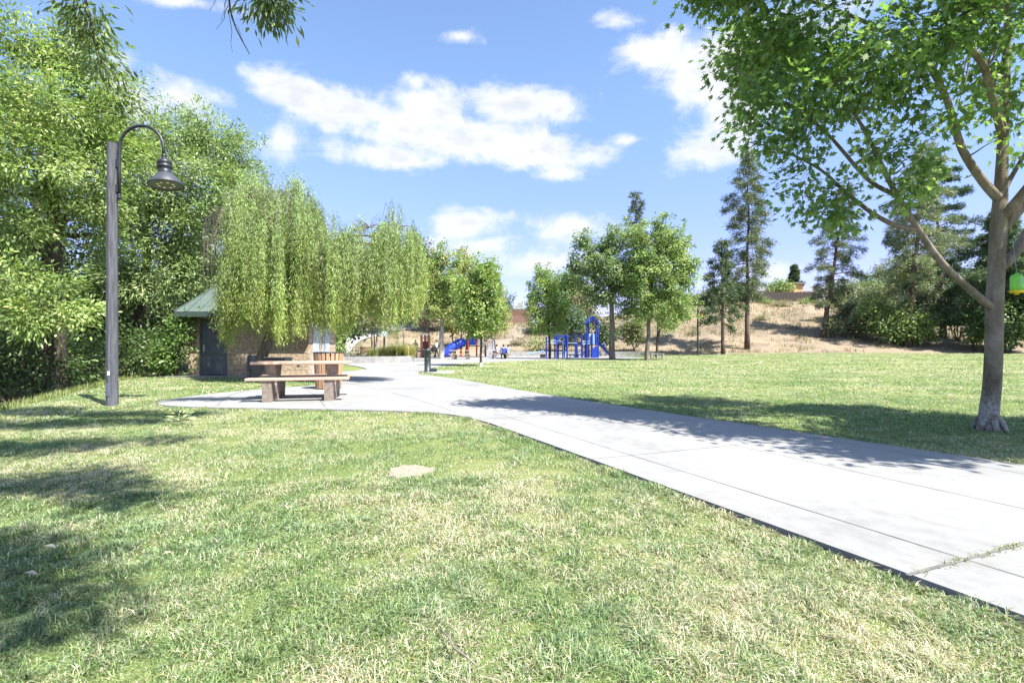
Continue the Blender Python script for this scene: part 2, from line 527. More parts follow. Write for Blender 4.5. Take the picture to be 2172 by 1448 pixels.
def broad_tree(name, label, cat, base, blobs, cols, trunk_r=0.15, fork=0.35, lean=(0, 0), bark=None, group=None, limbs=1.0, twig_share=0.15, stems=1, **kw):
    base = Vector(base)
    root = thing(name, label, cat, base, group)
    cs = [Vector(b[0]) for b in blobs]
    top = max(c.z for c in cs); cx = sum(c.x for c in cs) / len(cs); cy = sum(c.y for c in cs) / len(cs)
    fz = base.z + (top - base.z) * fork
    mb = MB()
    skel = []
    ends = Vector((base.x * .4 + cx * .6 + lean[0], base.y * .4 + cy * .6 + lean[1], top))
    for s in range(stems):
        b = base + Vector((random.uniform(-.2, .2), random.uniform(-.2, .2), 0)) * (stems > 1)
        e = ends + Vector((random.uniform(-1, 1), random.uniform(-1, 1), 0)) * (stems > 1)
        path = []
        K = 12
        for i in range(K + 1):
            t = i / K
            p = b.lerp(Vector((b.x * .75 + e.x * .25, b.y * .75 + e.y * .25, fz)), min(1, t / .4)) if t < .4 else Vector((b.x * .75 + e.x * .25, b.y * .75 + e.y * .25, fz)).lerp(e, (t - .4) / .6)
            path.append(p + Vector((random.uniform(-1, 1), random.uniform(-1, 1), 0)) * trunk_r * .25 * (i > 0))
        rad = [trunk_r * (1.28 if i == 0 else 1.0) * (1 - .82 * (i / K) ** 1.1) for i in range(K + 1)]
        path[0] = path[0] - Vector((0, 0, .15))
        path.insert(1, base.lerp(path[1], .2) if stems == 1 else b.lerp(path[1], .2)); rad.insert(1, trunk_r)
        mb.tube(path, rad, 10)
        skel += [(p, r) for p, r in zip(path, rad) if p.z > fz - .1]
    if limbs:
        for c in cs:
            cand = [(p, r) for p, r in skel if p.z < c.z - .05] or skel[:1]
            p, r = min(cand, key=lambda q: (q[0] - c).length + random.uniform(0, .4))
            pts = wob_path(p, c, 5, .08, .03)
            rr = max(.012, r * .55)
            rad = [rr * (1 - .78 * i / 5) for i in range(6)]
            mb.tube(pts, rad, 6)
            skel += list(zip(pts[2:], rad[2:]))
    o, cc = crown(root, blobs, cols, **kw)
    if twig_share:
        sp = np.array([tuple(p) for p, r in skel])
        sel = rng.random(len(cc)) < twig_share
        for c in cc[sel]:
            i = int(np.argmin(np.sum((sp - c) ** 2, 1)))
            p, r = skel[i]
            if (Vector(c) - p).length < 0.05: continue
            rr = min(r * .5, .03)
            mb.tube(wob_path(p, c, 3, .1, .02), [rr, rr * .7, rr * .5, rr * .3], 4, cap=False)
    mb.build('trunk', bark or M_BARK, root, True)
    return root
def PB(px, py, rx, ry, d, rd=None):
    x = (px - 1086) / FPX * d; z = CAM_H + (735 - py) / FPX * d
    a, b = rx / FPX * d, ry / FPX * d
    return ((x, d, z), (a, rd or (a + b) / 2, b))

# ================================================================== SETTING
# ---- ground sheet
def spaced(stops):
    out = []
    for (a, b, st) in stops:
        out += list(np.arange(a, b, st))
    out.append(stops[-1][1])
    return np.array(out)
gx = spaced([(-900, -200, 100), (-200, -70, 13), (-70, -30, 2.0), (-30, -6, .5), (-6, 12, 1.0), (12, 60, 1.2), (60, 120, 4), (120, 300, 20), (300, 900, 100)])
gy = spaced([(-60, -8, 6), (-8, 2, 1.0), (2, 30, .6), (30, 48, 1.0), (48, 62, .35), (62, 92, .8), (92, 160, 4), (160, 500, 20), (500, 2000, 150)])
GX, GY = np.meshgrid(gx, gy)
GZ = terrain(GX, GY)
nv = np.stack([GX.ravel(), GY.ravel(), GZ.ravel()], 1)
ii = np.arange(len(gx) - 1)[None, :] + np.arange(len(gy) - 1)[:, None] * len(gx)
gf = np.stack([ii, ii + 1, ii + 1 + len(gx), ii + len(gx)], -1).reshape(-1, 4)
hillm = sm((GY.ravel() - hill_foot(GX.ravel()) + .35) / .7) * (.4 + .6 * sm((GX.ravel() + 24) / 8))
leftm = sm((lawn_left(GY.ravel()) - GX.ravel() + .2) / 1.0) * (1 - hillm)
gc = np.stack([hillm, leftm, np.zeros_like(hillm)], 1)
# worn pale tracks on the slope
trk = np.exp(-((GX - (np.interp(GY, [57, 64, 72, 84], [-5.5, -2.0, .6, 2.0]))) / 1.6) ** 2).ravel() * hillm
gc[:, 2] = trk
mg = bpy.data.materials.new('ground')
mg.use_nodes = True
T = NT(mg.node_tree)
p = T.n['Principled BSDF']; p.inputs['Roughness'].default_value = 0.95; p.inputs['Specular IOR Level'].default_value = 0.1
tco = T.new('ShaderNodeTexCoord'); vec = tco.outputs['Object']
at = T.new('ShaderNodeVertexColor', layer_name='col')
sp3 = T.new('ShaderNodeSeparateColor'); T.l.new(at.outputs['Color'], sp3.inputs[0])
big = T.noise(vec, 0.35, 5, 0.6); mid = T.noise(vec, 3.0, 5, 0.6); fine = T.noise(vec, 45, 4, 0.7)
lawn = T.ramp(T.math('ADD', T.math('MULTIPLY', big, .45), T.math('ADD', T.math('MULTIPLY', mid, .25), T.math('MULTIPLY', fine, .3))),
              [(.30, (.075, .115, .03)), (.47, (.15, .19, .06)), (.60, (.24, .25, .105)), (.74, (.34, .31, .17))])
mh = T.new('ShaderNodeMapping'); mh.inputs['Scale'].default_value = (1, 1, 2.2); T.l.new(vec, mh.inputs[0])
hb = T.noise(mh.outputs[0], 0.22, 6, 0.65, .4); hm = T.noise(mh.outputs[0], 1.7, 6, 0.65); hfi = T.noise(mh.outputs[0], 14, 4, .7)
hillc = T.ramp(T.math('ADD', T.math('MULTIPLY', hb, .5), T.math('ADD', T.math('MULTIPLY', hm, .3), T.math('MULTIPLY', hfi, .2))),
               [(.33, (.10, .082, .063)), (.44, (.185, .148, .11)), (.55, (.265, .21, .142)), (.68, (.34, .268, .168))])
hillc = T.mix(T.math('MULTIPLY', sp3.outputs[2], .8), hillc, (.26, .225, .185))
litter = T.ramp(T.noise(vec, 6, 6, .7), [(.35, (.035, .028, .02)), (.6, (.10, .08, .05)), (.75, (.06, .09, .03))])
col = T.mix(sp3.outputs[1], lawn, litter)
col = T.mix(sp3.outputs[0], col, hillc)
T.l.new(col, p.inputs['Base Color'])
bp = T.new('ShaderNodeBump'); bp.inputs['Strength'].default_value = .8; bp.inputs['Distance'].default_value = .06
T.l.new(T.math('ADD', T.math('MULTIPLY', mid, .6), T.math('MULTIPLY', fine, .4)), bp.inputs['Height'])
T.l.new(bp.outputs[0], p.inputs['Normal'])
ground = np_mesh('ground', nv, gf, mg, None, gc, smooth=True)
tag(ground, kind='structure')

# ---- concrete path and plaza (one poured sheet, top 35 mm above the soil)
def smooth_poly(pts, rounds=2, closed=False):
    for _ in range(rounds):
        out = []
        n = len(pts)
        for i in range(n - 1 + closed):
            a, b = pts[i], pts[(i + 1) % n]
            out.append((a[0] * .75 + b[0] * .25, a[1] * .75 + b[1] * .25)); out.append((a[0] * .25 + b[0] * .75, a[1] * .25 + b[1] * .75))
        if not closed: out = [pts[0]] + out + [pts[-1]]
        pts = out
    return pts
NEAR = [(4.9, -4.1), (2.1, 2.1), (1.36, 3.72), (.45, 5.74), (-.32, 7.40)]
NEAR_CURVE = smooth_poly([(-.32, 7.40), (-.8, 8.2), (-1.48, 8.66), (-2.78, 8.98), (-4.45, 9.18), (-5.72, 9.33), (-6.6, 9.62), (-7.1, 10.2), (-7.2, 10.9), (-7.15, 11.6), (-6.97, 12.3), (-6.5, 13.3), (-6.1, 13.9), (-5.6, 14.5), (-5.75, 15.6), (-6.2, 17.0), (-6.7, 18.05)])
FAR_CURVE = smooth_poly([(1.4, 41.4), (-1.6, 37.6), (-3.6, 33.4), (-4.15, 29.5), (-4.2, 26.0), (-4.05, 22.3), (-3.75, 20.3), (-3.2, 19.6), (-1.9, 17.6), (-.45, 14.4), (.55, 12.2), (1.37, 10.66)])
FAR = [(1.37, 10.66), (3.0, 7.83), (4.78, 4.75), (9.6, -3.6)]
KS = .968
NEAR, NEAR_CURVE, FAR_CURVE, FAR = ([(x_ * KS, y_ * KS) for x_, y_ in q_] for q_ in (NEAR, NEAR_CURVE, FAR_CURVE, FAR))
PLAZA = NEAR + NEAR_CURVE[1:] + [(-8.8, 18.1), (-12.0, 18.3), (-13.0, 18.45), (-13.5, 18.75), (-13.4, 19.05), (-12.6, 19.3), (-7.0, 22.4), (-6.9, 24.5), (-8.5, 28), (-11.5, 33), (-16, 36.5), (-19, 42), (-17, 47.5), (-11.5, 57.2), (0, 57.9), (10, 58), (14.5, 57.2), (15.5, 53), (13.8, 48.6), (8.7, 45.2), (4.5, 43.2)] + FAR_CURVE + FAR[1:]
mbp = MB(); mbp.prism(PLAZA, -0.12, 0.035)
m = bpy.data.materials.new('path_concrete'); m.use_nodes = True
T = NT(m.node_tree); p = T.n['Principled BSDF']; p.inputs['Roughness'].default_value = .85; p.inputs['Specular IOR Level'].default_value = .25
vec = T.new('ShaderNodeTexCoord').outputs['Object']
f1 = T.noise(vec, .55, 5, .6); f2 = T.noise(vec, 7, 5, .65); f3 = T.noise(vec, 170, 3, .7); f4 = T.noise(vec, 2.2, 6, .7, .5)
c = T.ramp(T.math('ADD', T.math('MULTIPLY', f1, .5), T.math('ADD', T.math('MULTIPLY', f2, .25), T.math('MULTIPLY', f3, .25))), [(.36, (.175, .173, .165)), (.46, (.24, .238, .23)), (.55, (.275, .272, .265)), (.66, (.325, .322, .314))])
c = T.mix(T.math('MULTIPLY', T.step(f4, .54, .70), .55), c, (.18, .17, .155))
T.l.new(c, p.inputs['Base Color'])
b = T.new('ShaderNodeBump'); b.inputs['Strength'].default_value = .25; b.inputs['Distance'].default_value = .004
T.l.new(f3, b.inputs['Height']); T.l.new(b.outputs[0], p.inputs['Normal'])
M_PATH = m
path = mbp.build('path', M_PATH)
tag(path, kind='structure')
# joints cut in the slabs
M_JOINT = material('joint', (.17, .165, .155), .95, .35, 6)
mj = MB()
def strip(pts, w, z=0.0385):
    vs, fs = [], []
    for i, q in enumerate(pts):
        a = Vector(pts[max(0, i - 1)]); bb = Vector(pts[min(len(pts) - 1, i + 1)])
        t = (bb - a).normalized(); n_ = Vector((-t.y, t.x))
        q = Vector(q)
        ww = w * random.uniform(.75, 1.25)
        vs += [(q.x + n_.x * ww / 2, q.y + n_.y * ww / 2, z), (q.x - n_.x * ww / 2, q.y - n_.y * ww / 2, z)]
    for i in range(len(pts) - 1):
        fs.append((2 * i, 2 * i + 1, 2 * i + 3, 2 * i + 2))
    mj.add(vs, fs)
ndir = Vector((2.42, -5.37)).normalized(); nrm = Vector((-ndir.y, ndir.x))      # nrm points across, to the far side
A0 = Vector((-.32 * KS, 7.40 * KS))
def on_path(s, off):   # s metres along the near edge towards the viewer, off metres across
    q = A0 + ndir * s + nrm * off
    return (q.x, q.y)
def line(s0, s1, off0, off1, n=40):
    return [on_path(s0 + (s1 - s0) * i / n, off0 + (off1 - off0) * i / n) for i in range(n + 1)]
strip(line(-1.0, 11, .47, .46), .008)
strip(line(-1.6, 11, 1.83, 1.75), .008)
strip(line(-4.2, 11, 3.05, 2.98), .008)
for s_, w_ in ((-.4, .010), (2.55, .008), (5.24, .020), (8.3, .012)):
    strip(line(s_, s_ + .1, .0, 3.38, 20), w_)
strip(smooth_poly([(-.9, 8.3), (-2.0, 10.5), (-3.6, 13.2), (-5.0, 15.2)]), .009)
strip(smooth_poly([(-5.35, 9.3), (-5.9, 10.5), (-6.3, 11.6), (-6.55, 13.2)]), .02)
strip([(-3.3, 9.05), (-4.2, 11.0), (-5.35, 13.2), (-5.9, 14.1)], .012)
strip([(-6.4, 11.4), (-4.2, 11.3), (-1.6, 10.9), (1.1, 10.9)], .01)
strip([(-5.6, 14.8), (-3.2, 14.0), (-.55, 14.3)], .012)
strip([(-6.3, 17.6), (-2.0, 17.4)], .012)
strip(smooth_poly([(1.0, 10.1), (-.9, 13.5), (-2.5, 17.0), (-4.4, 20.0), (-5.2, 22.5)]), .012)
strip([(-6.5, 21.6), (-4.3, 21.9)], .012)
strip([(-8.2, 27), (-4.4, 26.8)], .014)
jo = mj.build('joint', M_JOINT, path)
# bare dark soil trench along the near edge of the slabs
mso = MB()
ee = [Vector(q_) for q_ in NEAR] + [Vector(q_) for q_ in NEAR_CURVE[1:12]]
so = []
for i, q_ in enumerate(ee):
    t_ = (ee[min(i + 1, len(ee) - 1)] - ee[max(i - 1, 0)]).normalized()
    so.append((q_, q_ + Vector((-t_.y, t_.x)) * .045))
mso.add([(*v, .004) for pr in so for v in pr], [(2 * i, 2 * i + 2, 2 * i + 3, 2 * i + 1) for i in range(len(so) - 1)])
tag(mso.build('soil_strip', material('trench_soil', (.060, .048, .038), .95, .45, 14, .5, 60)), kind='structure')
mdp = MB()
dpl = []
for k in range(40):
    a_ = 2 * math.pi * k / 40
    w_ = 1 + .08 * math.sin(3 * a_ + 1) + .07 * math.sin(5 * a_) + random.uniform(-.10, .10)
    dpl.append((-.90 + .195 * w_ * math.cos(a_) , 4.50 + .21 * w_ * math.sin(a_)))
mdp.prism(dpl, -.02, .012)
tag(mdp.build('dry_patch', material('thatch', (.42, .365, .27), .95, .4, 28, .9, 90)), kind='structure')

# ---- play surface beyond the plaza: a darker soft sheet let into the concrete
mps = MB()
mps.prism(smooth_poly([(-13.0, 55.5), (-12.5, 49.5), (-6, 47.8), (-2.5, 48.2), (-1.8, 52), (-2.5, 56.6)], 2, True), 0.036, 0.041)
mps.prism(smooth_poly([(1.5, 56.6), (1.8, 49.0), (5.5, 47.5), (11.5, 49.6), (13.8, 52.5), (13.4, 56.4)], 2, True), 0.036, 0.041)
tag(mps.build('play_surface', material('play_surface', (.30, .28, .265), .95, .25, 4, .3, 60)), kind='structure')

# ---- concrete walk climbing the slope on the left
def ribbon(pts, w, lift, name, mat):
    vs, fs = [], []
    pts = smooth_poly(pts, 3)
    for i, q in enumerate(pts):
        a = Vector(pts[max(0, i - 1)]); bb = Vector(pts[min(len(pts) - 1, i + 1)])
        t = (bb - a).normalized(); n_ = Vector((-t.y, t.x))
        for k in (-.5, -.25, 0, .25, .5):
            x, y = q[0] + n_.x * w * k, q[1] + n_.y * w * k
            vs.append((x, y, tz(x, y) + lift))
    for i in range(len(pts) - 1):
        for k in range(4):
            a = i * 5 + k
            fs.append((a, a + 1, a + 6, a + 5))
    mb = MB(); mb.add(vs, fs)
    return tag(mb.build(name, mat, smooth=True), kind='structure')
ribbon([(-15.5, 46), (-18.5, 54), (-20.5, 62), (-18, 70), (-12, 75)], 2.4, .12, 'hill_path', M_CONC_GREY)

# ---- grass: blades thinned out with distance, none on the concrete
def inside(poly, x, y):
    r = np.zeros(len(x), bool)
    n = len(poly)
    for i in range(n):
        x0, y0 = poly[i]; x1, y1 = poly[(i + 1) % n]
        if y0 == y1: continue
        hit = ((y0 > y) != (y1 > y)) & (x < (x1 - x0) * (y - y0) / (y1 - y0) + x0)
        r ^= hit
    return r
DRY = (-0.90, 4.52)
def dry_patch(x, y):
    ang = np.arctan2(y - DRY[1], x - DRY[0])
    rr = np.sqrt(((x - DRY[0]) / .20) ** 2 + ((y - DRY[1]) / .15) ** 2)
    return rr + 0.35 * (fbm(x * 9, y * 9, 77, 3) - .5) * 2
def scatter(d0, d1, dens, margin=1.06):
    A = (d1 * d1 - d0 * d0) * margin
    n = int(A * dens)
    d = np.sqrt(d0 * d0 + (d1 * d1 - d0 * d0) * rng.random(n))
    x = (rng.random(n) * 2 - 1) * d * margin
    return x, d
GREEN = np.array([(.045, .085, .028), (.08, .14, .04), (.14, .22, .07), (.23, .31, .10), (.13, .19, .09), (.31, .37, .16), (.26, .32, .18)])
STRAW = np.array([(.43, .385, .24), (.49, .45, .30), (.34, .285, .16), (.58, .56, .43), (.46, .47, .36), (.30, .24, .14)])
def dryness(x, y):
    a = fbm(x * .9, y * .9, 21, 4); b = fbm(x * 4.5, y * 4.5, 31, 3)
    q = .25 + 1.6 * (a - .5) + 1.1 * (b - .5)
    q = q + .20 * sm((x - .3) / 2.0) * (1 - sm((y - 3.2) / 2.4)) - .10 * sm((y - 6.6) / 1.2) * (1 - sm((y - 9) / 2)) + .12 * sm((-x - .5) / 3) * (1 - sm((y - 9) / 2))
    q = q + .20 * sm((y - 12) / 12)
    # streaks left by the mower across the far lawn
    q = q + .16 * np.sin(y * 1.15 + .06 * x) * sm((y - 12) / 6) * .6
    return q
gv, gfaces, gcols = [], [], []
def blades(x, y, hgt, wid, lean, segs, tall=None):
    n = len(x)
    z = terrain(x, y)
    q = dryness(x, y)
    is_straw = rng.random(n) < np.clip(q, .06, .9)
    col = np.where(is_straw[:, None], pick_colors(STRAW, n, .25), pick_colors(GREEN, n, .4))
    # blue-green tufts of another grass
    tuft = fbm(x * 2.6, y * 2.6, 51, 3)
    bl = (tuft > .60) & ~is_straw
    col[bl] = col[bl] * np.array([.97, 1.0, 1.06]) + np.array([.012, .012, .012])
    L = hgt * (.5 + .9 * rng.random(n)) * (.25 + 1.5 * vnoise(x * 15 / (1 + y * .12), y * 13 / (1 + y * .12), 8)) * (.8 + .7 * np.clip(fbm(x * 2.6, y * 2.6, 51, 3) - .3, 0, 1))
    dp = dry_patch(x, y)
    keep = (dp > 1.0) | (rng.random(n) < .9)
    ln_mul = np.where(dp < 1.0, 1.9, 1.0); L = np.where(dp < 1.0, L * .55, L); col[dp < 1.0] = pick_colors([(.56, .46, .32), (.50, .40, .26)], int((dp < 1.0).sum()), .15)
    x, y, z, L, col, ln_mul = x[keep], y[keep], z[keep], L[keep], col[keep], ln_mul[keep]
    n = len(x)
    a = rng.random(n) * 2 * math.pi
    ln = lean * (.25 + rng.random(n) ** .7) * ln_mul
    dirv = np.stack([np.cos(a), np.sin(a), np.zeros(n)], 1)
    a2 = a + math.pi / 2 + rng.normal(size=n) * .6
    side = np.stack([np.cos(a2), np.sin(a2), np.zeros(n)], 1) * (wid * (.6 + .8 * rng.random(n)))[:, None] * .5
    base = np.stack([x, y, z - .004], 1)
    up = np.array([0, 0, 1.0])
    mid_ = base + dirv * (L * ln * .35)[:, None] + up * (L * .62)[:, None] * (1 - .25 * ln[:, None])
    tip = base + dirv * (L * ln * 1.1)[:, None] + up * (L * np.clip(1.0 - .55 * ln, .15, 1))[:, None]
    if segs == 2:
        V = np.stack([base - side, base + side, mid_ + side * .8, mid_ - side * .8, tip], 1).reshape(-1, 3)
        o = np.arange(n)[:, None] * 5
        F = np.concatenate([o + np.array([0, 1, 2]), o + np.array([0, 2, 3]), o + np.array([3, 2, 4])])
        k = 5
    else:
        V = np.stack([base - side, base + side, tip], 1).reshape(-1, 3)
        F = np.arange(n)[:, None] * 3 + np.array([0, 1, 2]); k = 3
    off = sum(len(v) for v in gv)
    gv.append(V); gfaces.append(F + off); gcols.append(np.clip(np.repeat(col, k, 0) * np.array([1.14, 1.15, 1.16]), 0, .8))
for (d0, d1, dens, hgt, wid, segs) in ((1.45, 2.6, 26000, .038, .0038, 2), (2.6, 4.2, 15000, .040, .0048, 2), (4.2, 7.0, 8000, .042, .0065, 1), (7.0, 12.0, 3200, .046, .0105, 1), (12, 22, 950, .05, .019, 1), (22, 58, 170, .06, .045, 1)):
    x, y = scatter(d0, d1, dens)
    k = ~inside(PLAZA, x, y) & (x > lawn_left(y) - 1.5) & (y < hill_foot(x) + .2)
    # building apron and bare ring of the lamp post
    k &= ~((x < -6.9) & (y > 18.2))
    dn_ = np.abs((x - A0.x) * nrm.x + (y - A0.y) * nrm.y)
    k &= ~((dn_ < .04 + .025 * rng.random(len(x))) & (y < 7.6))
    blades(x[k], y[k], hgt, wid, 1.0, segs)
# ragged fringe along the concrete edges
def fringe(pts, n, hgt, wid, segs, sgn, gap=.006):
    pts = np.array(pts); seg = np.diff(pts, axis=0); ln = np.linalg.norm(seg, axis=1)
    i = rng.choice(len(ln), n, p=ln / ln.sum()); t = rng.random(n)
    nr = np.stack([-seg[:, 1], seg[:, 0]], 1) / ln[:, None]
    q = pts[i] + seg[i] * t[:, None] + nr[i] * (sgn * (np.abs(rng.normal(size=n)) * .05 + gap))[:, None]
    x, y = q[:, 0], q[:, 1]
    k = ~inside(PLAZA, x, y) & (y > 1)
    blades(x[k], y[k], hgt, wid, .9, segs)
fringe(NEAR[1:], 9000, .05, .0048, 2, 1, .045); fringe(NEAR[1:], 9000, .05, .0048, 2, -1, .045)
fringe(NEAR_CURVE, 14000, .055, .010, 1, 1); fringe(NEAR_CURVE, 14000, .055, .010, 1, -1)
fringe(FAR[:3] + FAR_CURVE[-40:], 12000, .055, .009, 1, 1); fringe(FAR[:3], 12000, .055, .009, 1, -1)
grass = np_mesh('grass', np.concatenate(gv), np.concatenate(gfaces), M_GRASS, None, np.concatenate(gcols))
tag(grass, 'mown lawn of mixed green and straw coloured blades', 'grass', kind='stuff')

# ---- wild dry grass on the slope, and the rough fringe at the lawn's left edge
def tuft_mesh(name, centers, cols, hgt, wid, per, spread, label, cat, kind='stuff', mat=None, lean=.6):
    c = np.repeat(np.array(centers), per, 0); n = len(c)
    off = rng.normal(size=(n, 2)) * spread
    x, y = c[:, 0] + off[:, 0], c[:, 1] + off[:, 1]
    z = c[:, 2] if c.shape[1] > 2 else terrain(x, y)
    a = np.arctan2(off[:, 1], off[:, 0]) + rng.normal(size=n) * .8
    dirv = np.stack([np.cos(a), np.sin(a), np.zeros(n)], 1)
    L = hgt * (.45 + .8 * rng.random(n)); ln = lean * rng.random(n)
    side = np.stack([np.sin(a), -np.cos(a), np.zeros(n)], 1) * wid * .5
    base = np.stack([x, y, z - .03], 1)
    mid_ = base + dirv * (L * ln * .3)[:, None] + np.array([0, 0, 1.]) * (L * .6)[:, None]
    tip = base + dirv * (L * ln * 1.1)[:, None] + np.array([0, 0, 1.]) * (L * (1 - .35 * ln))[:, None]
    V = np.stack([base - side, base + side, mid_ + side * .7, mid_ - side * .7, tip], 1).reshape(-1, 3)
    o = np.arange(n)[:, None] * 5
    F = np.concatenate([o + np.array([0, 1, 2]), o + np.array([0, 2, 3]), o + np.array([3, 2, 4])])
    C = np.repeat(pick_colors(cols, n, .2), 5, 0)
    ob = np_mesh(name, V, F, mat or M_GRASS, None, C)
    return tag(ob, label, cat, kind=kind)
n = 9000
hy = HILL_Y - 4 + rng.random(n) * 31; hx = -40 + rng.random(n) * 115
tt = hy - hill_foot(hx)
keep = (tt > .2) & (fbm(hx * .25, hy * .25, 91, 4) > .46 - .12 * sm((hx - 18) / 10) * sm((tt - 8) / 6))
cen = np.stack([hx[keep], hy[keep]], 1)
tuft_mesh('dry_grass', cen, [(.31, .25, .15), (.37, .30, .18), (.25, .20, .12), (.33, .29, .19), (.20, .21, .10)], .42, .05, 8, .28, 'dry straw coloured wild grass growing over the slope', 'dry grass')
ey = 8 + rng.random(900) * 12
ex = lawn_left(ey) - .2 - np.abs(rng.normal(size=900)) * .45
tuft_mesh('edge_weeds', np.stack([ex, ey], 1), [(.22, .28, .08), (.42, .40, .20), (.30, .34, .12), (.16, .24, .06)], .24, .012, 9, .09, 'rough green and straw weeds along the lawn edge under the trees', 'weeds')

# ================================================================== BUILDING
bx0, bx1, by0, by1 = -12.0, -7.55, 19.0, 21.7
bl = thing('restroom_building', 'small tan block building with green metal roof behind the willow', 'building', (-9.8, 19.0, 0.03))
m = bpy.data.materials.new('split_block'); m.use_nodes = True
T = NT(m.node_tree); p = T.n['Principled BSDF']; p.inputs['Roughness'].default_value = .95; p.inputs['Specular IOR Level'].default_value = .15
tcb = T.new('ShaderNodeTexCoord')
sx = T.new('ShaderNodeSeparateXYZ'); T.l.new(tcb.outputs['Object'], sx.inputs[0])
cx_ = T.new('ShaderNodeCombineXYZ')
T.l.new(T.math('ADD', sx.outputs[0], sx.outputs[1]), cx_.inputs[0]); T.l.new(sx.outputs[2], cx_.inputs[1])
br = T.new('ShaderNodeTexBrick'); T.l.new(cx_.outputs[0], br.inputs['Vector'])
br.inputs['Scale'].default_value = 1.0; br.inputs['Brick Width'].default_value = .40; br.inputs['Row Height'].default_value = .20
br.inputs['Mortar Size'].default_value = .006; br.inputs['Mortar Smooth'].default_value = .3
br.inputs['Color1'].default_value = (.46, .375, .275, 1); br.inputs['Color2'].default_value = (.52, .43, .33, 1); br.inputs['Mortar'].default_value = (.33, .27, .20, 1)
bn = T.noise(tcb.outputs['Object'], 9, 8, .7)
T.l.new(T.mix(T.step(bn, .35, .7), (.68, .62, .56), (1.1, 1.08, 1.05)), T.new('ShaderNodeMix', data_type='RGBA', blend_type='MULTIPLY').inputs[7])
mx = [q for q in T.n if q.type == 'MIX' and q.blend_type == 'MULTIPLY'][-1]
mx.inputs[0].default_value = 1; T.l.new(br.outputs['Color'], mx.inputs[6]); T.l.new(mx.outputs[2], p.inputs['Base Color'])
b = T.new('ShaderNodeBump'); b.inputs['Strength'].default_value = 1.0; b.inputs['Distance'].default_value = .05
T.l.new(T.math('MULTIPLY_ADD', br.outputs['Fac'], -.5, bn), b.inputs['Height']); T.l.new(b.outputs[0], p.inputs['Normal'])
M_BLOCK = m
WALL_H = 2.35
mw = MB()
# front wall split round the door opening and the vent
dx0, dx1, dz1 = -11.60, -10.56, 2.14
mw.box(((bx0 + dx0) / 2, by0 + .1, WALL_H / 2), (dx0 - bx0, .2, WALL_H))
mw.box(((dx1 + bx1) / 2, by0 + .1, WALL_H / 2), (bx1 - dx1, .2, WALL_H))
mw.box(((dx0 + dx1) / 2, by0 + .1, (WALL_H + dz1) / 2), (dx1 - dx0 - .004, .2, WALL_H - dz1))
mw.box((bx1 - .1, (by0 + by1) / 2 + .1, WALL_H / 2), (.2, by1 - by0 - .204, WALL_H))
mw.box((bx0 + .1, (by0 + by1) / 2 + .1, WALL_H / 2), (.2, by1 - by0 - .204, WALL_H))
mw.box(((bx0 + bx1) / 2, by1 + .1, WALL_H / 2), (bx1 - bx0, .2, WALL_H))
mw.build('wall', M_BLOCK, bl)
M_DOOR = material('door_paint', (.10, .112, .14), .5, .25, 3, .08, 30)
M_DGREY = material('door_grey', (.42, .44, .48), .5, .15, 4)
dr = MB().box(((dx0 + dx1) / 2, by0 + .07, .035 + 1.045), (dx1 - dx0 - .10, .05, 2.05), bev=.006).build('door', M_DOOR, bl)
MB().box((dx0 + .025, by0 + .05, 1.08), (.05, .1, 2.10)).box((dx1 - .025, by0 + .05, 1.08), (.05, .1, 2.10)).box(((dx0 + dx1) / 2, by0 + .05, 2.117), (dx1 - dx0 - .104, .1, .04)).build('door_frame', M_DOOR, bl)
h = MB(); h.box((dx0 + .14, by0 + .038, 1.05), (.07, .016, .26), bev=.004); h.tube([(dx0 + .14, by0 + .035, 1.07), (dx0 + .14, by0 - .02, 1.07), (dx0 + .25, by0 - .025, 1.07)], .012, 8)
h.build('handle', M_STEEL, dr)
for hz in (.35, 1.1, 1.85):
    MB().tube([(dx1 - .052, by0 + .034, hz - .06), (dx1 - .052, by0 + .034, hz + .06)], .012, 8).build('hinge', M_STEEL, dr)
MB().box(((dx0 + dx1) / 2 + .02, by0 + .04, 1.99), (.10, .008, .035)).build('door_sign', M_WHITE, dr)
wl = MB().box((bx0 + .22, by0 - .05, 2.03), (.17, .10, .20), bev=.01).build('wall_lamp', material('lamp_housing', (.20, .17, .14), .5, .2, 6), bl)
MB().box((bx0 + .22, by0 - .104, 2.02), (.11, .010, .12), bev=.004).build('lamp_lens', material('lamp_lens', (.75, .72, .64), .3, .1, 5), wl)
ve = MB().box((-9.50, by0 - .012, .48), (.62, .03, .62)).build('vent', material('vent_metal', (.14, .15, .17), .5, .2, 5), bl)
vs_ = MB()
for k in range(9): vs_.box((-9.50, by0 - .034, .22 + k * .065), (.54, .014, .05), rx=R(35))
vs_.build('louvre', material('vent_metal', None), ve)
# side doors on the right wall
for yy in (19.75, 20.75):
    d_ = MB().box((bx1 + .012, yy, 1.08), (.03, .74, 2.06), bev=.004).build('side_door', M_DGREY, bl)
    MB().box((bx1 + .035, yy + (.25 if yy < 20 else -.25), 1.15), (.014, .09, .30)).tube([(bx1 + .04, yy + (.25 if yy < 20 else -.25), 1.0), (bx1 + .10, yy + (.25 if yy < 20 else -.25), 1.05), (bx1 + .10, yy + (.25 if yy < 20 else -.25), 1.25), (bx1 + .04, yy + (.25 if yy < 20 else -.25), 1.3)], .012, 6).build('handle', M_STEEL, d_)
MB().box((bx1 - .35, by0 - .015, .50), (.10, .03, .20)).build('outlet_box', material('vent_metal', None), bl)
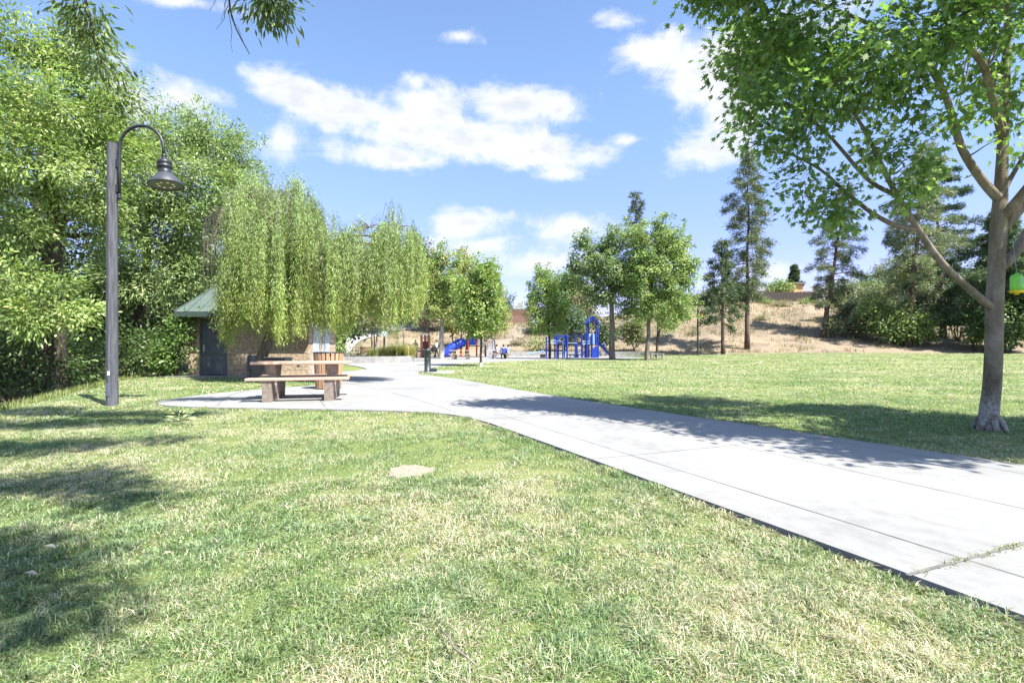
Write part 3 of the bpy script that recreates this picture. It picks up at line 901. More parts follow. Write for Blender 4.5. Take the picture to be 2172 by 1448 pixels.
# hipped metal roof
ex0, ex1, ey0, ey1 = bx0 - .15, bx1 + .50, by0 - .60, by1 + .6
ez0, ez1 = 2.17, 2.36
rx0_, rx1_, ry_, rz_ = bx0 + .52, bx1 - .45, 20.35, 3.66
M_ROOF = material('green_roof', (.115, .15, .132), .42, .2, 2.0, .05, 30, spec=.5)
M_FASCIA = material('green_fascia', (.055, .085, .07), .5, .2, 4)
rf = MB()
rf.add([(ex0, ey0, ez1), (ex1, ey0, ez1), (ex1, ey1, ez1), (ex0, ey1, ez1), (rx0_, ry_, rz_), (rx1_, ry_, rz_)], [(0, 1, 5, 4), (1, 2, 5), (2, 3, 4, 5), (3, 0, 4)])
roof = rf.build('roof', M_ROOF, bl)
fa = MB()
fa.box(((ex0 + ex1) / 2, ey0 + .02, (ez0 + ez1) / 2 - .004), (ex1 - ex0, .04, ez1 - ez0 - .01)); fa.box(((ex0 + ex1) / 2, ey1 - .02, (ez0 + ez1) / 2 - .004), (ex1 - ex0, .04, ez1 - ez0 - .01))
fa.box((ex0 + .02, (ey0 + ey1) / 2, (ez0 + ez1) / 2 - .004), (.04, ey1 - ey0 - .084, ez1 - ez0 - .01)); fa.box((ex1 - .02, (ey0 + ey1) / 2, (ez0 + ez1) / 2 - .004), (.04, ey1 - ey0 - .084, ez1 - ez0 - .01))
fa.box(((ex0 + ex1) / 2, (ey0 + ey1) / 2, ez0 + .03), (ex1 - ex0 - .09, ey1 - ey0 - .09, .02))
fa.build('fascia', M_FASCIA, roof)
se = MB()
def roof_z(y): return ez1 + (rz_ - ez1) * (y - ey0) / (ry_ - ey0)
xk = ex0 + .05
while xk < ex1:
    # seams run straight up the front slope and stop at the hip
    if xk < rx0_: yt = ey0 + (ry_ - ey0) * (xk - ex0) / (rx0_ - ex0)
    elif xk > rx1_: yt = ey0 + (ry_ - ey0) * (ex1 - xk) / (ex1 - rx1_)
    else: yt = ry_
    if yt - ey0 > .1:
        se.tube([(xk, ey0 + .01, ez1 + .012), (xk, yt - .02, roof_z(yt - .02) + .012)], .014, 4)
    xk += .42
se.tube([(ex0, ey0, ez1 + .01), (rx0_, ry_, rz_ + .015)], .03, 6); se.tube([(ex1, ey0, ez1 + .01), (rx1_, ry_, rz_ + .015)], .03, 6); se.tube([(rx0_, ry_, rz_ + .012), (rx1_, ry_, rz_ + .012)], .035, 6)
se.build('seam', M_FASCIA, roof)

# ================================================================== STREET FURNITURE
M_DKG = material('dark_green_metal', (.035, .048, .05), .45, .3, 9)
# ---- lamp post near the lawn edge
def lamp_post(x, y, name, label, shade_mat, arm_scale=1.0, plates=True):
    zb = tz(x, y)
    lp = thing(name, label, 'lamp post', (x, y, zb), 'lamp posts in the park')
    m_ = bpy.data.materials.get('pole_aggregate')
    if m_ is None:
        m_ = material('pole_aggregate', (.125, .128, .142), .85, .45, 22, .5, 150, color2=(.058, .06, .068), stretch=(1.6, 1.6, .12), detail=9)
        bpy.data.materials[m_.name].name = 'pole_aggregate'
    H = 4.87
    pb = MB()
    pb.lathe((x, y, zb - .2), [(.098, 0), (.098, .2), (.080, H + .2)], 8)
    pb.build('pole', m_ if plates else M_DKG, lp)
    Z = lambda py: CAM_H + (735 - py) / 114.3 - 0.0 + zb
    ax = x + .135 * 1.0
    top = Z(315); r_ = .415 * arm_scale
    pts = [(ax, y, Z(416)), (ax, y, Z(360)), (ax, y, top)]
    for k in range(1, 13):
        a = math.pi * k / 12
        pts.append((ax + r_ - r_ * math.cos(a), y - .02 * k / 12, top + r_ * math.sin(a)))
    hx_ = ax + 2 * r_ + .01
    pts.append((hx_, y - .02, Z(331)))
    arm = MB(); arm.tube(pts, .028, 10); arm.lathe((ax, y, Z(424)), [(.012, 0), (.04, .015), (.045, .04), (.03, .07), (.036, .085), (.036, .1)], 12)
    arm.build('arm', M_BLACK, lp, True)
    for py in (347, 400):
        MB().box((x + .098, y, Z(py)), (.055, .05, .16), bev=.01).build('bracket', M_BLACK, lp)
    ax_t = Vector((.10, -.05, -1)).normalized()
    hd = MB()
    hc = Vector((hx_, y - .02, Z(328)))
    hd.lathe(hc, [(.03, 0), (.045, .02), (.045, .05), (.03, .07), (.05, .085), (.095, .12), (.118, .15), (.125, .18), (.11, .20), (.105, .22), (.125, .235), (.125, .26), (.105, .275), (.10, .34), (.12, .352), (.12, .37)], 24, ax_t)
    hd.build('lamp_housing', M_BLACK, lp, True)
    sh = MB()
    sh.lathe(hc, [(.10, .362), (.125, .375), (.29, .575), (.29, .60), (.277, .60), (.27, .59), (.11, .395)], 32, ax_t, cap=False)
    shd = sh.build('lamp_shade', shade_mat, lp, True)
    d0 = hc + ax_t * .565
    MB().lathe(hc, [(.267, .578), (.267, .582)], 32, ax_t).build('diffuser', material('lamp_under', (.09, .10, .10), .4, .2, 5), lp)
    u = ax_t.orthogonal().normalized(); w = ax_t.cross(u)
    for k in range(8 if plates else 0):
        a = 2 * math.pi * k / 8
        MB().lathe(hc + ax_t * .584 + (u * math.cos(a) + w * math.sin(a)) * .13, [(.026, 0), (.026, .008)], 10, ax_t).build('led', material('led_lens', (.8, .78, .62), .3, .1, 5), shd)
    if plates:
        MB().box((x + .0, y - .094, Z(826)), (.07, .012, .24), bev=.004).build('access_plate', material('blue_grey_plate', (.12, .14, .20), .5, .2, 6), lp)
        MB().box((x + .005, y - .094, Z(791)), (.045, .006, .075)).build('sticker', M_WHITE, lp)
    return lp
M_SHADE = material('shade_grey', (.055, .06, .075), .5, .2, 8)
lamp_post(-7.42, 9.5, 'lamp_post', 'tall grey aggregate lamp post with black gooseneck arm and cone shade by the picnic pad', M_SHADE)
q = P(1480, 53)
lamp_post(q.x, q.y, 'lamp_post', 'distant slim lamp post at the far edge of the lawn beside the conifers', material('red_shade', (.45, .05, .05), .5, .2, 5), .28, False)

# ---- picnic tables
def picnic_table(loc, rot, label, name='picnic_table', s=1.0):
    loc = Vector(loc)
    t = thing(name, label, 'picnic table', (0, 0, 0), 'picnic tables')
    L = 1.86
    for k in (-1, 0, 1):
        MB().box((0, k * .245, .735), (L, .235, .05), bev=.010).build('tabletop_plank', M_PLANK, t)
    for sg in (-1, 1):
        for k in (0, 1):
            MB().box((.0, sg * (.56 + (k - .5) * .135), .435), (L + .02, .128, .05), bev=.010).build('bench_plank', M_PLANK, t)
    prof = [(-.62, .0), (-.40, .0), (-.36, .06), (-.30, .13), (-.2, .16), (-.13, .0), (.13, .0), (.2, .16), (.30, .13), (.36, .06), (.40, 0), (.62, 0),
            (.66, .37), (.66, .41), (.40, .41), (.37, .33), (.26, .29), (.17, .33), (.19, .5), (.30, .66), (.31, .71), (-.31, .71), (-.30, .66), (-.19, .5), (-.17, .33), (-.26, .29), (-.37, .33), (-.40, .41), (-.66, .41), (-.66, .37)]
    for xs in (-.56, .56):
        mt = Matrix(((0, 0, 1, 0), (1, 0, 0, 0), (0, 1, 0, 0), (0, 0, 0, 1)))     # profile (y, z) extruded along x
        MB().prism(prof, xs - .085, xs + .085, mt).build('pedestal', M_PED, t)
    t.location = loc; t.rotation_euler.z = rot
    return t
picnic_table((-4.28, 10.52, .035), R(13), 'tan plank picnic table on brown concrete pedestals beside the lamp post')
q = P(978, 43); picnic_table((q.x, q.y, .035), R(-4), 'empty picnic table out on the plaza in front of the blue tube slide')
q = P(1061, 45.5); picnic_table((q.x, q.y, .035), R(8), 'picnic table with people seated round it near the play area')
q = P(872, 52); picnic_table((q.x, q.y, .035), R(20), 'small pale picnic table behind the standing person on the plaza')

# ---- slatted litter bin
bc = Vector((-4.66, 13.0, .035))
lb = thing('litter_bin', 'round litter bin of vertical tan slats standing behind the picnic table', 'litter bin', bc)
inn = MB(); inn.lathe(bc, [(.27, .02), (.325, .90)], 24); inn.build('liner', M_BLACK, lb, True)
for k in range(20):
    a = 2 * math.pi * k / 20
    c0 = bc + Vector((math.cos(a) * .30, math.sin(a) * .30, .02)); c1 = bc + Vector((math.cos(a) * .352, math.sin(a) * .352, .90))
    tn = Vector((-math.sin(a), math.cos(a), 0)); nr = Vector((math.cos(a), math.sin(a), 0))
    vs = []
    for c_, w_ in ((c0, .034), (c1, .040)):
        for s1, s2 in ((-1, -1), (1, -1), (1, 1), (-1, 1)): vs.append(c_ + tn * w_ * s1 + nr * .012 * s2)
    MB().add(vs, [(3, 2, 1, 0), (4, 5, 6, 7), (0, 1, 5, 4), (1, 2, 6, 5), (2, 3, 7, 6), (3, 0, 4, 7)]).build('slat', M_SLAT, lb)
MB().lathe(bc, [(.345, .885), (.37, .90), (.37, .925), (.335, .93), (.25, .93), (.25, .90)], 28, cap=False).build('rim', M_BLACK, lb, True)

# ---- barbecue grill
gq = Vector((-6.35, 13.9, 0))
gr = thing('barbecue_grill', 'black pedestal barbecue grill beyond the picnic table', 'grill', gq)
MB().tube([gq - Vector((0, 0, .1)), gq + Vector((0, 0, .62))], .045, 10).build('post', M_BLACK, gr, True)
g = MB()
g.box(gq + Vector((0, 0, .62)), (.58, .42, .02)); g.box(gq + Vector((-.28, 0, .71)), (.02, .42, .16)); g.box(gq + Vector((.28, 0, .71)), (.02, .42, .16)); g.box(gq + Vector((0, .20, .71)), (.538, .02, .16)); g.box(gq + Vector((0, -.20, .67)), (.538, .02, .08))
g.build('firebox', M_BLACK, gr)
gg = MB()
for k in range(15): gg.tube([gq + Vector((-.26 + .037 * k, -.24, .80)), gq + Vector((-.26 + .037 * k, .19, .80))], .007, 5)
gg.tube([gq + Vector((-.27, -.24, .80)), gq + Vector((.27, -.24, .80))], .01, 6); gg.tube([gq + Vector((-.27, .19, .80)), gq + Vector((.27, .19, .80))], .01, 6)
gg.build('grate', M_BLACK, gr)
for s_ in (-.2, .2): MB().tube([gq + Vector((s_, -.24, .8)), gq + Vector((s_, -.36, .82))], .009, 6).build('handle', M_STEEL, gr)

# ---- drinking fountain
fq = Vector((-3.56, 21.6, .037))
df = thing('drinking_fountain', 'dark green pedestal drinking fountain with low step at the lawn corner', 'drinking fountain', fq)
MB().lathe(fq, [(.15, 0), (.15, .03), (.135, .035), (.135, .86), (.15, .87), (.15, .92), (.12, .94), (.09, .915)], 24).build('pedestal', M_DKG, df, True)
MB().lathe(fq, [(.115, .943), (.10, .935), (.03, .925)], 20).build('bowl', M_STEEL, df, True)
MB().tube([fq + Vector((.07, .05, .93)), fq + Vector((.07, .05, 1.0)), fq + Vector((.03, .02, 1.01))], .012, 8).build('spout', M_STEEL, df)
MB().box(fq + Vector((.275, -.02, .075)), (.24, .28, .15), bev=.01).build('step', M_DKG, df)
MB().lathe(fq + Vector((0, -.136, .55)), [(.025, -.01), (.025, .012)], 12, (0, -1, 0)).build('button', M_STEEL, df)
MB().lathe((-3.05, 21.6, -.1), [(.62, 0), (.62, .139)], 32).build('fountain_pad', M_CONC)
tag(bpy.data.objects['fountain_pad'], kind='structure')

# ================================================================== PLANTS: NEAR
# ---- maple
mx_, my_ = 6.29, 6.75
mp = thing('maple_tree', 'maple with pale trunk and long low branches at the right edge of the path', 'tree', (mx_, my_, 0))
m = bpy.data.materials.new('maple_bark'); m.use_nodes = True
T = NT(m.node_tree); p = T.n['Principled BSDF']; p.inputs['Roughness'].default_value = .85; p.inputs['Specular IOR Level'].default_value = .2
vec = T.new('ShaderNodeTexCoord').outputs['Object']
ms = T.new('ShaderNodeMapping'); ms.inputs['Scale'].default_value = (2.0, 2.0, .8); T.l.new(vec, ms.inputs[0])
c = T.ramp(T.noise(ms.outputs[0], 2.4, 8, .65, .5), [(.35, (.12, .098, .07)), (.5, (.20, .17, .13)), (.62, (.27, .24, .20)), (.72, (.48, .46, .43))])
mv = T.new('ShaderNodeMapping'); mv.inputs['Scale'].default_value = (1, 1, .35); T.l.new(vec, mv.inputs[0])
c = T.mix(T.math('MULTIPLY', T.step(T.noise(vec, 3.2, 6, .7), .56, .70), .6), c, (.19, .19, .06))
ml = T.new('ShaderNodeMapping'); ml.inputs['Scale'].default_value = (1, 1, 5); T.l.new(vec, ml.inputs[0])
c = T.mix(T.math('MULTIPLY', T.step(T.noise(ml.outputs[0], 5, 5, .7), .62, .70), .7), c, (.07, .06, .05))
vo = T.new('ShaderNodeTexVoronoi', feature='DISTANCE_TO_EDGE'); vo.inputs['Scale'].default_value = 8; wv = T.new('ShaderNodeTexNoise'); wv.inputs['Scale'].default_value = 6; T.l.new(vec, wv.inputs['Vector']); ad = T.new('ShaderNodeVectorMath', operation='MULTIPLY_ADD'); T.l.new(wv.outputs['Color'], ad.inputs[0]); ad.inputs[1].default_value = (.35, .35, .5); T.l.new(mv.outputs[0], ad.inputs[2]); T.l.new(ad.outputs[0], vo.inputs['Vector'])
zz = T.new('ShaderNodeSeparateXYZ'); T.l.new(vec, zz.inputs[0])
crack = T.math('MULTIPLY', T.math('SUBTRACT', 1.0, T.step(vo.outputs['Distance'], .0, .035)), T.math('SUBTRACT', 1.0, T.step(zz.outputs[2], .4, 1.2)))
c = T.mix(T.math('MULTIPLY', T.math('MULTIPLY', T.math('SUBTRACT', 1.0, T.step(T.math('MULTIPLY_ADD', T.noise(vec, 4, 4, .6), .5, zz.outputs[2]), .5, .8)), T.step(T.noise(vec, 7, 5, .65), .36, .52)), .75), c, (.40, .385, .36))
c = T.mix(T.math('MULTIPLY', crack, .5), c, (.06, .055, .045))
T.l.new(c, p.inputs['Base Color'])
b = T.new('ShaderNodeBump'); b.inputs['Strength'].default_value = .6; b.inputs['Distance'].default_value = .015
T.l.new(T.math('SUBTRACT', T.noise(ml.outputs[0], 12, 6, .7), crack), b.inputs['Height']); T.l.new(b.outputs[0], p.inputs['Normal'])
M_MAPLE = m
mk = MB(); skel = []
def mpp(px, py, d): return P(px, d, py=py)
def limb(pts, rads, n=10):
    # refine the polyline
    pts = [Vector(q_) for q_ in pts]
    out, rr = [], []
    for i in range(len(pts) - 1):
        for k in range(4):
            t = k / 4
            p0 = pts[max(0, i - 1)]; p1 = pts[i]; p2 = pts[i + 1]; p3 = pts[min(len(pts) - 1, i + 2)]
            out.append(.5 * ((2 * p1) + (p2 - p0) * t + (2 * p0 - 5 * p1 + 4 * p2 - p3) * t * t + (3 * p1 - p0 - 3 * p2 + p3) * t ** 3))
            rr.append(rads[i] * (1 - t) + rads[i + 1] * t)
    out.append(pts[-1]); rr.append(rads[-1])
    mk.tube(out, rr, n)
    skel.extend(zip(out, rr))
D = my_
limb([mpp(2096, 925, D), mpp(2097, 905, D), mpp(2098, 872, D), mpp(2104, 820, D), mpp(2108, 740, D), mpp(2110, 640, D), mpp(2114, 560, D), mpp(2118, 480, D), mpp(2122, 420, D), mpp(2126, 330, D), mpp(2132, 180, D + .1), mpp(2140, 0, D + .2), mpp(2150, -160, D + .2)],
     [.135, .12, .105, .098, .096, .095, .09, .092, .078, .062, .05, .04, .026], 18)
for a_ in (200, 250, 300, 350, 40, 120):     # root flare
    e = Vector((mx_ + math.cos(R(a_)) * .20, my_ + math.sin(R(a_)) * .20, -.06))
    mk.tube([Vector((mx_ + .04, my_, .26)), Vector((mx_ + math.cos(R(a_)) * .13, my_ + math.sin(R(a_)) * .13, .12)), e], [.028, .034, .02], 8)
limb([mpp(2108, 655, D), mpp(2070, 625, D - .1), mpp(2000, 560, D - .35), mpp(1950, 490, D - .5), mpp(1900, 410, D - .6), mpp(1865, 340, D - .7), mpp(1830, 270, D - .75), mpp(1770, 180, D - .8)], [.055, .046, .041, .036, .031, .026, .02, .009], 10)
limb([mpp(1944, 486, D - .5), mpp(1900, 478, D - .45), mpp(1850, 452, D - .35), mpp(1790, 405, D - .2), mpp(1740, 360, D - .1), mpp(1660, 320, D), mpp(1580, 300, D + .1)], [.036, .032, .028, .023, .018, .013, .006], 8)
limb([mpp(2122, 425, D), mpp(2085, 385, D - .1), mpp(2040, 315, D - .25), mpp(2015, 230, D - .35), mpp(1990, 170, D - .4), mpp(1940, 60, D - .5), mpp(1880, -60, D - .5)], [.064, .054, .045, .038, .032, .023, .01], 10)
limb([mpp(2118, 570, D), mpp(2150, 540, D + .05), mpp(2185, 480, D + .1), mpp(2230, 380, D + .1), mpp(2290, 250, D)], [.07, .06, .05, .04, .015], 8)
limb([mpp(2124, 420, D), mpp(2140, 385, D + .05), mpp(2172, 330, D + .1), mpp(2230, 230, D + .2)], [.035, .03, .026, .012], 8)
limb([mpp(2010, 215, D - .35), mpp(1960, 130, D - .2), mpp(1860, 60, D), mpp(1740, 10, D + .2), mpp(1600, -30, D + .3)], [.035, .03, .025, .02, .008], 8)
limb([mpp(2128, 300, D), mpp(2090, 150, D - .6), mpp(2050, 20, D - 1.2), Vector((4.9, 4.6, 6.4))], [.05, .04, .03, .012], 8)
limb([mpp(2120, 470, D), Vector((6.9, 5.6, 4.2)), Vector((7.2, 4.2, 4.7)), Vector((6.9, 3.0, 4.9))], [.06, .045, .03, .012], 8)
limb([mpp(2118, 500, D), Vector((7.6, 6.4, 4.2)), Vector((8.7, 5.8, 5.0)), Vector((9.6, 5.2, 5.4))], [.06, .045, .03, .012], 8)
limb([Vector((7.6, 6.4, 4.2)), Vector((8.0, 5.4, 4.7)), Vector((8.4, 4.3, 5.1)), Vector((8.0, 3.2, 5.1))], [.04, .035, .025, .01], 8)
limb([mpp(1905, 415, D - .6), mpp(1840, 380, D - .4), mpp(1740, 270, D - .3), mpp(1620, 190, D - .1), mpp(1545, 140, D)], [.03, .025, .018, .013, .006], 8)
maple_blobs = [PB(1590, 35, 50, 38, 7.0, .5), PB(1620, 70, 60, 38, 6.9, .5), PB(1690, 60, 90, 55, 6.6, .7), PB(1610, 180, 70, 45, 6.7, .5), PB(1590, 235, 38, 46, 6.8, .4), PB(1700, 170, 85, 60, 6.3, .6),
    PB(1790, 80, 95, 70, 6.1, .8), PB(1800, 200, 85, 65, 5.9, .6), PB(1640, 290, 80, 34, 6.5, .4), PB(1725, 305, 85, 42, 6.2, .5), PB(1670, 395, 70, 18, 6.6, .35), PB(1740, 425, 65, 24, 6.4, .35), PB(1790, 450, 42, 34, 6.3, .35),
    PB(1850, 310, 75, 55, 5.8, .5), PB(1900, 395, 62, 24, 6.0, .35), PB(1885, 130, 90, 80, 5.8, .7), PB(1950, 250, 50, 35, 5.9, .4), PB(1985, 60, 85, 75, 5.7, .7), PB(2070, 60, 75, 80, 5.6, .7), PB(2055, 225, 48, 40, 5.7, .4),
    PB(2140, 50, 70, 80, 6.2, .7), PB(2080, 150, 45, 60, 6.6, .5), PB(2145, 210, 38, 60, 6.9, .5), PB(2150, 300, 28, 30, 6.3, .3), PB(1960, 330, 40, 22, 6.1, .3),
    ((4.4, 6.3, 6.6), (1.3, .9, .6)), ((5.6, 5.6, 6.8), (1.3, 1.1, .7)), ((3.1, 6.9, 6.2), (.8, .7, .5)),
    ((6.6, 3.4, 4.8), (.9, .8, .6)), ((7.4, 4.2, 4.6), (1.0, .9, .7)), ((5.6, 4.2, 5.4), (.9, .8, .6)), ((8.6, 5.2, 4.9), (1.1, .9, .7)), ((8.3, 6.4, 5.6), (1.2, 1.0, .8)), ((9.6, 5.0, 5.3), (1.0, .9, .6)), ((7.0, 7.2, 6.8), (1.2, 1.0, .8)), ((6.2, 2.9, 5.3), (.7, .5, .4)), ((4.0, 7.9, 5.6), (.8, .5, .6)), ((7.7, 3.25, 5.0), (.8, .6, .5)), ((8.6, 3.7, 5.1), (1.0, .8, .6)), ((9.6, 4.0, 5.3), (1.0, .8, .6)), ((8.4, 4.5, 5.6), (.9, .8, .6))]
MAPLE_COLS = [(.11, .215, .05), (.145, .265, .055), (.18, .30, .06), (.095, .185, .05), (.24, .36, .07)]
crown(mp, maple_blobs[25:], MAPLE_COLS, clumps=13, per=26, clump_r=.17, leaf=.13, width=.135, templ=T_MAPLE, mat=M_LEAF, hollow=.1, droop=.4, bright=.25, gap=.3)
_, cc = crown(mp, maple_blobs[:25], MAPLE_COLS, clumps=6.6, per=30, clump_r=.115, leaf=.105, width=.11, spray=.36, templ=T_MAPLE, mat=M_MAPLE_LEAF, hollow=.25, droop=.55, bright=.28, gap=.47)
spt = np.array([tuple(q_[0]) for q_ in skel])
for c_ in cc[rng.random(len(cc)) < .6]:
    i = int(np.argmin(np.sum((spt - c_) ** 2, 1)))
    p0, r0 = skel[i]
    rr = min(r0 * .4, .012)
    mk.tube(wob_path(p0, c_, 4, .08, .03), [rr, rr * .8, rr * .6, rr * .45, rr * .3], 4, cap=False)
mk.build('trunk', M_MAPLE, mp, True)

# ---- green insect trap bottle hanging from the maple
fe = Vector((6.16, 6.25, 0)); fz = CAM_H + (735 - 625) / FPX * 6.25
bf = thing('hanging_feeder', 'bright green plastic bottle feeder with yellow base hanging from the maple', 'feeder', (fe.x, fe.y, fz))
mgl = bpy.data.materials.new('green_plastic'); mgl.use_nodes = True
T = NT(mgl.node_tree); pp = T.n['Principled BSDF']; pp.inputs['Base Color'].default_value = (.22, .75, .06, 1); pp.inputs['Roughness'].default_value = .2; pp.inputs['Transmission Weight'].default_value = .35
nz = T.noise(T.new('ShaderNodeTexCoord').outputs['Object'], 9, 3)
T.l.new(T.mix(nz, (.18, .62, .05), (.30, .85, .10)), pp.inputs['Base Color'])
MB().lathe((fe.x, fe.y, fz + .055), [(.058, 0), (.062, .02), (.062, .15), (.05, .185), (.02, .20), (.012, .215)], 20).build('bottle', mgl, bf, True)
MB().lathe((fe.x, fe.y, fz), [(.022, 0), (.026, .02), (.066, .022), (.07, .05), (.06, .056)], 20).build('base', material('yellow_plastic', (.80, .62, .02), .35, .15, 6), bf, True)
MB().tube([(fe.x, fe.y, fz + .26), (fe.x + .05, fe.y + .1, fz + .7), (6.62, 6.62, 2.62)], .002, 5).build('hanger', M_STEEL, bf)

# ---- tree overhead on the left: trunk behind the viewer, its boughs reach in over the lawn
ov = thing('overhanging_tree', 'tree with drooping narrow leaves whose bough tips hang in at the top of the frame', 'tree', (-6.5, -3.0, 0))
mk = MB(); skel = []
limb([Vector((-6.5, -3, -.2)), Vector((-6.45, -2.9, 1.5)), Vector((-6.2, -2.5, 3.5)), Vector((-5.8, -1.8, 5.2))], [.34, .27, .24, .2], 14)
limb([Vector((-5.8, -1.8, 5.2)), Vector((-4.8, .2, 6.4)), Vector((-3.9, 2.4, 7.0)), Vector((-3.2, 4.2, 7.0)), Vector((-3.0, 5.4, 6.5))], [.17, .13, .10, .06, .02], 10)
limb([Vector((-5.8, -1.8, 5.2)), Vector((-6.4, .6, 6.4)), Vector((-6.3, 3.4, 7.0)), Vector((-5.8, 5.6, 6.8)), Vector((-5.4, 6.4, 6.2))], [.16, .13, .09, .05, .02], 10)
limb([Vector((-5.4, -1.2, 5.6)), Vector((-3.4, -.4, 6.7)), Vector((-1.4, .6, 7.05)), Vector((.4, .8, 7.0))], [.14, .10, .06, .02], 10)
limb([Vector((-3.2, 4.2, 7.0)), Vector((-3.3, 5.8, 7.25)), Vector((-2.9, 7.1, 7.35)), Vector((-1.9, 7.4, 7.35))], [.05, .04, .025, .01], 8)
limb([Vector((-2.4, .1, 6.9)), Vector((-1.0, -.5, 7.0)), Vector((.4, -.9, 7.0)), Vector((1.4, -1.0, 7.0))], [.06, .05, .035, .012], 8)
limb([Vector((-4.0, 2.2, 7.0)), Vector((-2.8, 2.2, 7.05)), Vector((-1.4, 2.6, 7.0)), Vector((-.6, 2.9, 6.9))], [.06, .045, .03, .01], 8)
limb([Vector((-3.3, 4.6, 6.95)), Vector((-3.45, 5.6, 6.2)), Vector((-3.32, 5.9, 5.5)), Vector((-3.28, 6.0, 4.95)), Vector((-3.1, 6.05, 4.55))], [.03, .02, .015, .010, .004], 6)
limb([Vector((-3.1, 4.8, 6.85)), Vector((-3.0, 5.7, 6.0)), Vector((-2.85, 5.95, 5.3)), Vector((-2.72, 6.0, 4.85))], [.025, .018, .012, .006], 6)
for k in range(7):
    s0 = Vector((-3.3 + random.uniform(-.03, .03), 5.98, random.uniform(4.75, 5.5)))
    mk.tube(wob_path(s0, s0 + Vector((random.uniform(-.22, .28), random.uniform(-.1, .1), random.uniform(-.5, -.25))), 4, .1), [.004, .0035, .003, .002, .0015], 4, cap=False)
limb([Vector((-5.6, 6.0, 6.6)), Vector((-5.6, 6.6, 5.9)), Vector((-5.55, 6.8, 5.2)), Vector((-5.45, 6.85, 4.8))], [.03, .02, .013, .005], 6)
ov_blobs = [((-2.92, 6.0, 4.98), (.12, .14, .18)), ((-2.86, 6.0, 5.2), (.19, .18, .18)), ((-2.76, 6.0, 5.06), (.09, .12, .10)),
    ((-5.55, 6.75, 5.15), (.12, .15, .30)), ((-5.42, 6.8, 4.85), (.18, .15, .12)), ((-5.6, 6.7, 5.5), (.25, .2, .16)),
    ((-2.9, 7.2, 7.25), (.9, .22, .25)), ((-1.9, 7.3, 7.3), (.5, .16, .2)), ((-5.6, 5.6, 6.6), (1.0, .5, .45)), ((-4.3, 5.4, 6.8), (.9, .3, .35)), ((-3.0, 5.3, 6.8), (.8, .28, .35)), ((-1.9, 5.3, 6.8), (.5, .2, .25)),
    ((-3.0, 4.1, 7.0), (.9, .4, .35)), ((-2.1, 4.5, 7.0), (.7, .22, .3)), ((-4.2, 4.0, 7.0), (.9, .6, .4)),
    ((-2.3, 2.3, 7.0), (.9, .4, .35)), ((-1.45, 2.6, 7.0), (.7, .3, .3)), ((-.7, 2.9, 6.9), (.4, .15, .2)), ((-3.4, 2.4, 7.1), (.8, .6, .4)),
    ((-.6, .85, 7.0), (.7, .3, .3)), ((.1, .95, 7.0), (.6, .2, .28)), ((.55, .65, 6.9), (.45, .14, .22)), ((-1.4, .9, 7.0), (.7, .4, .35)), ((-.3, 1.35, 6.9), (.5, .15, .2)),
    ((.5, -.45, 7.0), (.6, .25, .28)), ((1.0, -.6, 7.0), (.4, .18, .22)), ((1.3, -1.0, 7.0), (.5, .25, .25)), ((.9, -1.5, 7.0), (.6, .4, .3)), ((-.4, -.5, 7.0), (.6, .4, .3)),
    ((-6.6, 2.0, 7.0), (1.2, 1.2, .6)), ((-5.6, .2, 7.2), (1.4, 1.2, .7))]
_, cc = crown(ov, ov_blobs, [(.13, .21, .05), (.17, .25, .07), (.09, .15, .035), (.22, .27, .08)], clumps=14, per=36, clump_r=.13, leaf=.13, width=.034, hollow=.1, droop=1.3, gap=.28)
spt = np.array([tuple(q_[0]) for q_ in skel])
for c_ in cc[rng.random(len(cc)) < .5]:
    i = int(np.argmin(np.sum((spt - c_) ** 2, 1))); p0, r0 = skel[i]
    rr = min(r0 * .4, .012)
    mk.tube(wob_path(p0, c_, 3, .08, .02), [rr, rr * .7, rr * .5, rr * .3], 4, cap=False)
mk.build('trunk', M_BARK_DARK, ov, True)

# ---- big trees on the left bank
LCOL = [(.21, .31, .06), (.28, .375, .085), (.16, .25, .05), (.34, .40, .10), (.12, .19, .045)]
b0 = P(125, 14.5)
broad_tree('bank_tree', 'tallest leafy tree filling the left edge behind the lamp post', 'tree', b0,
    [PB(60, 95, 95, 60, 13.5), PB(150, 120, 85, 70, 14), PB(215, 200, 65, 60, 14.5), PB(90, 230, 140, 90, 13.2), PB(-60, 200, 120, 110, 14), PB(190, 300, 85, 80, 13.8), PB(60, 350, 130, 80, 12.8), PB(-80, 400, 110, 110, 13.5), PB(170, 420, 90, 60, 14), PB(250, 320, 60, 70, 15), PB(30, 480, 90, 45, 13), PB(50, 590, 90, 50, 12.4), PB(110, 660, 95, 55, 12.6), PB(-40, 640, 90, 70, 12.5), PB(220, 500, 70, 50, 15), PB(-120, 560, 90, 90, 13)],
    LCOL, trunk_r=.30, fork=.28, bark=M_BARK_DARK, group='big trees on the left bank', clumps=3.6, per=92, clump_r=.20, leaf=.125, width=.046, hollow=.4, twig_share=.12, gap=.46, spray=.42)
b1 = P(275, 22)
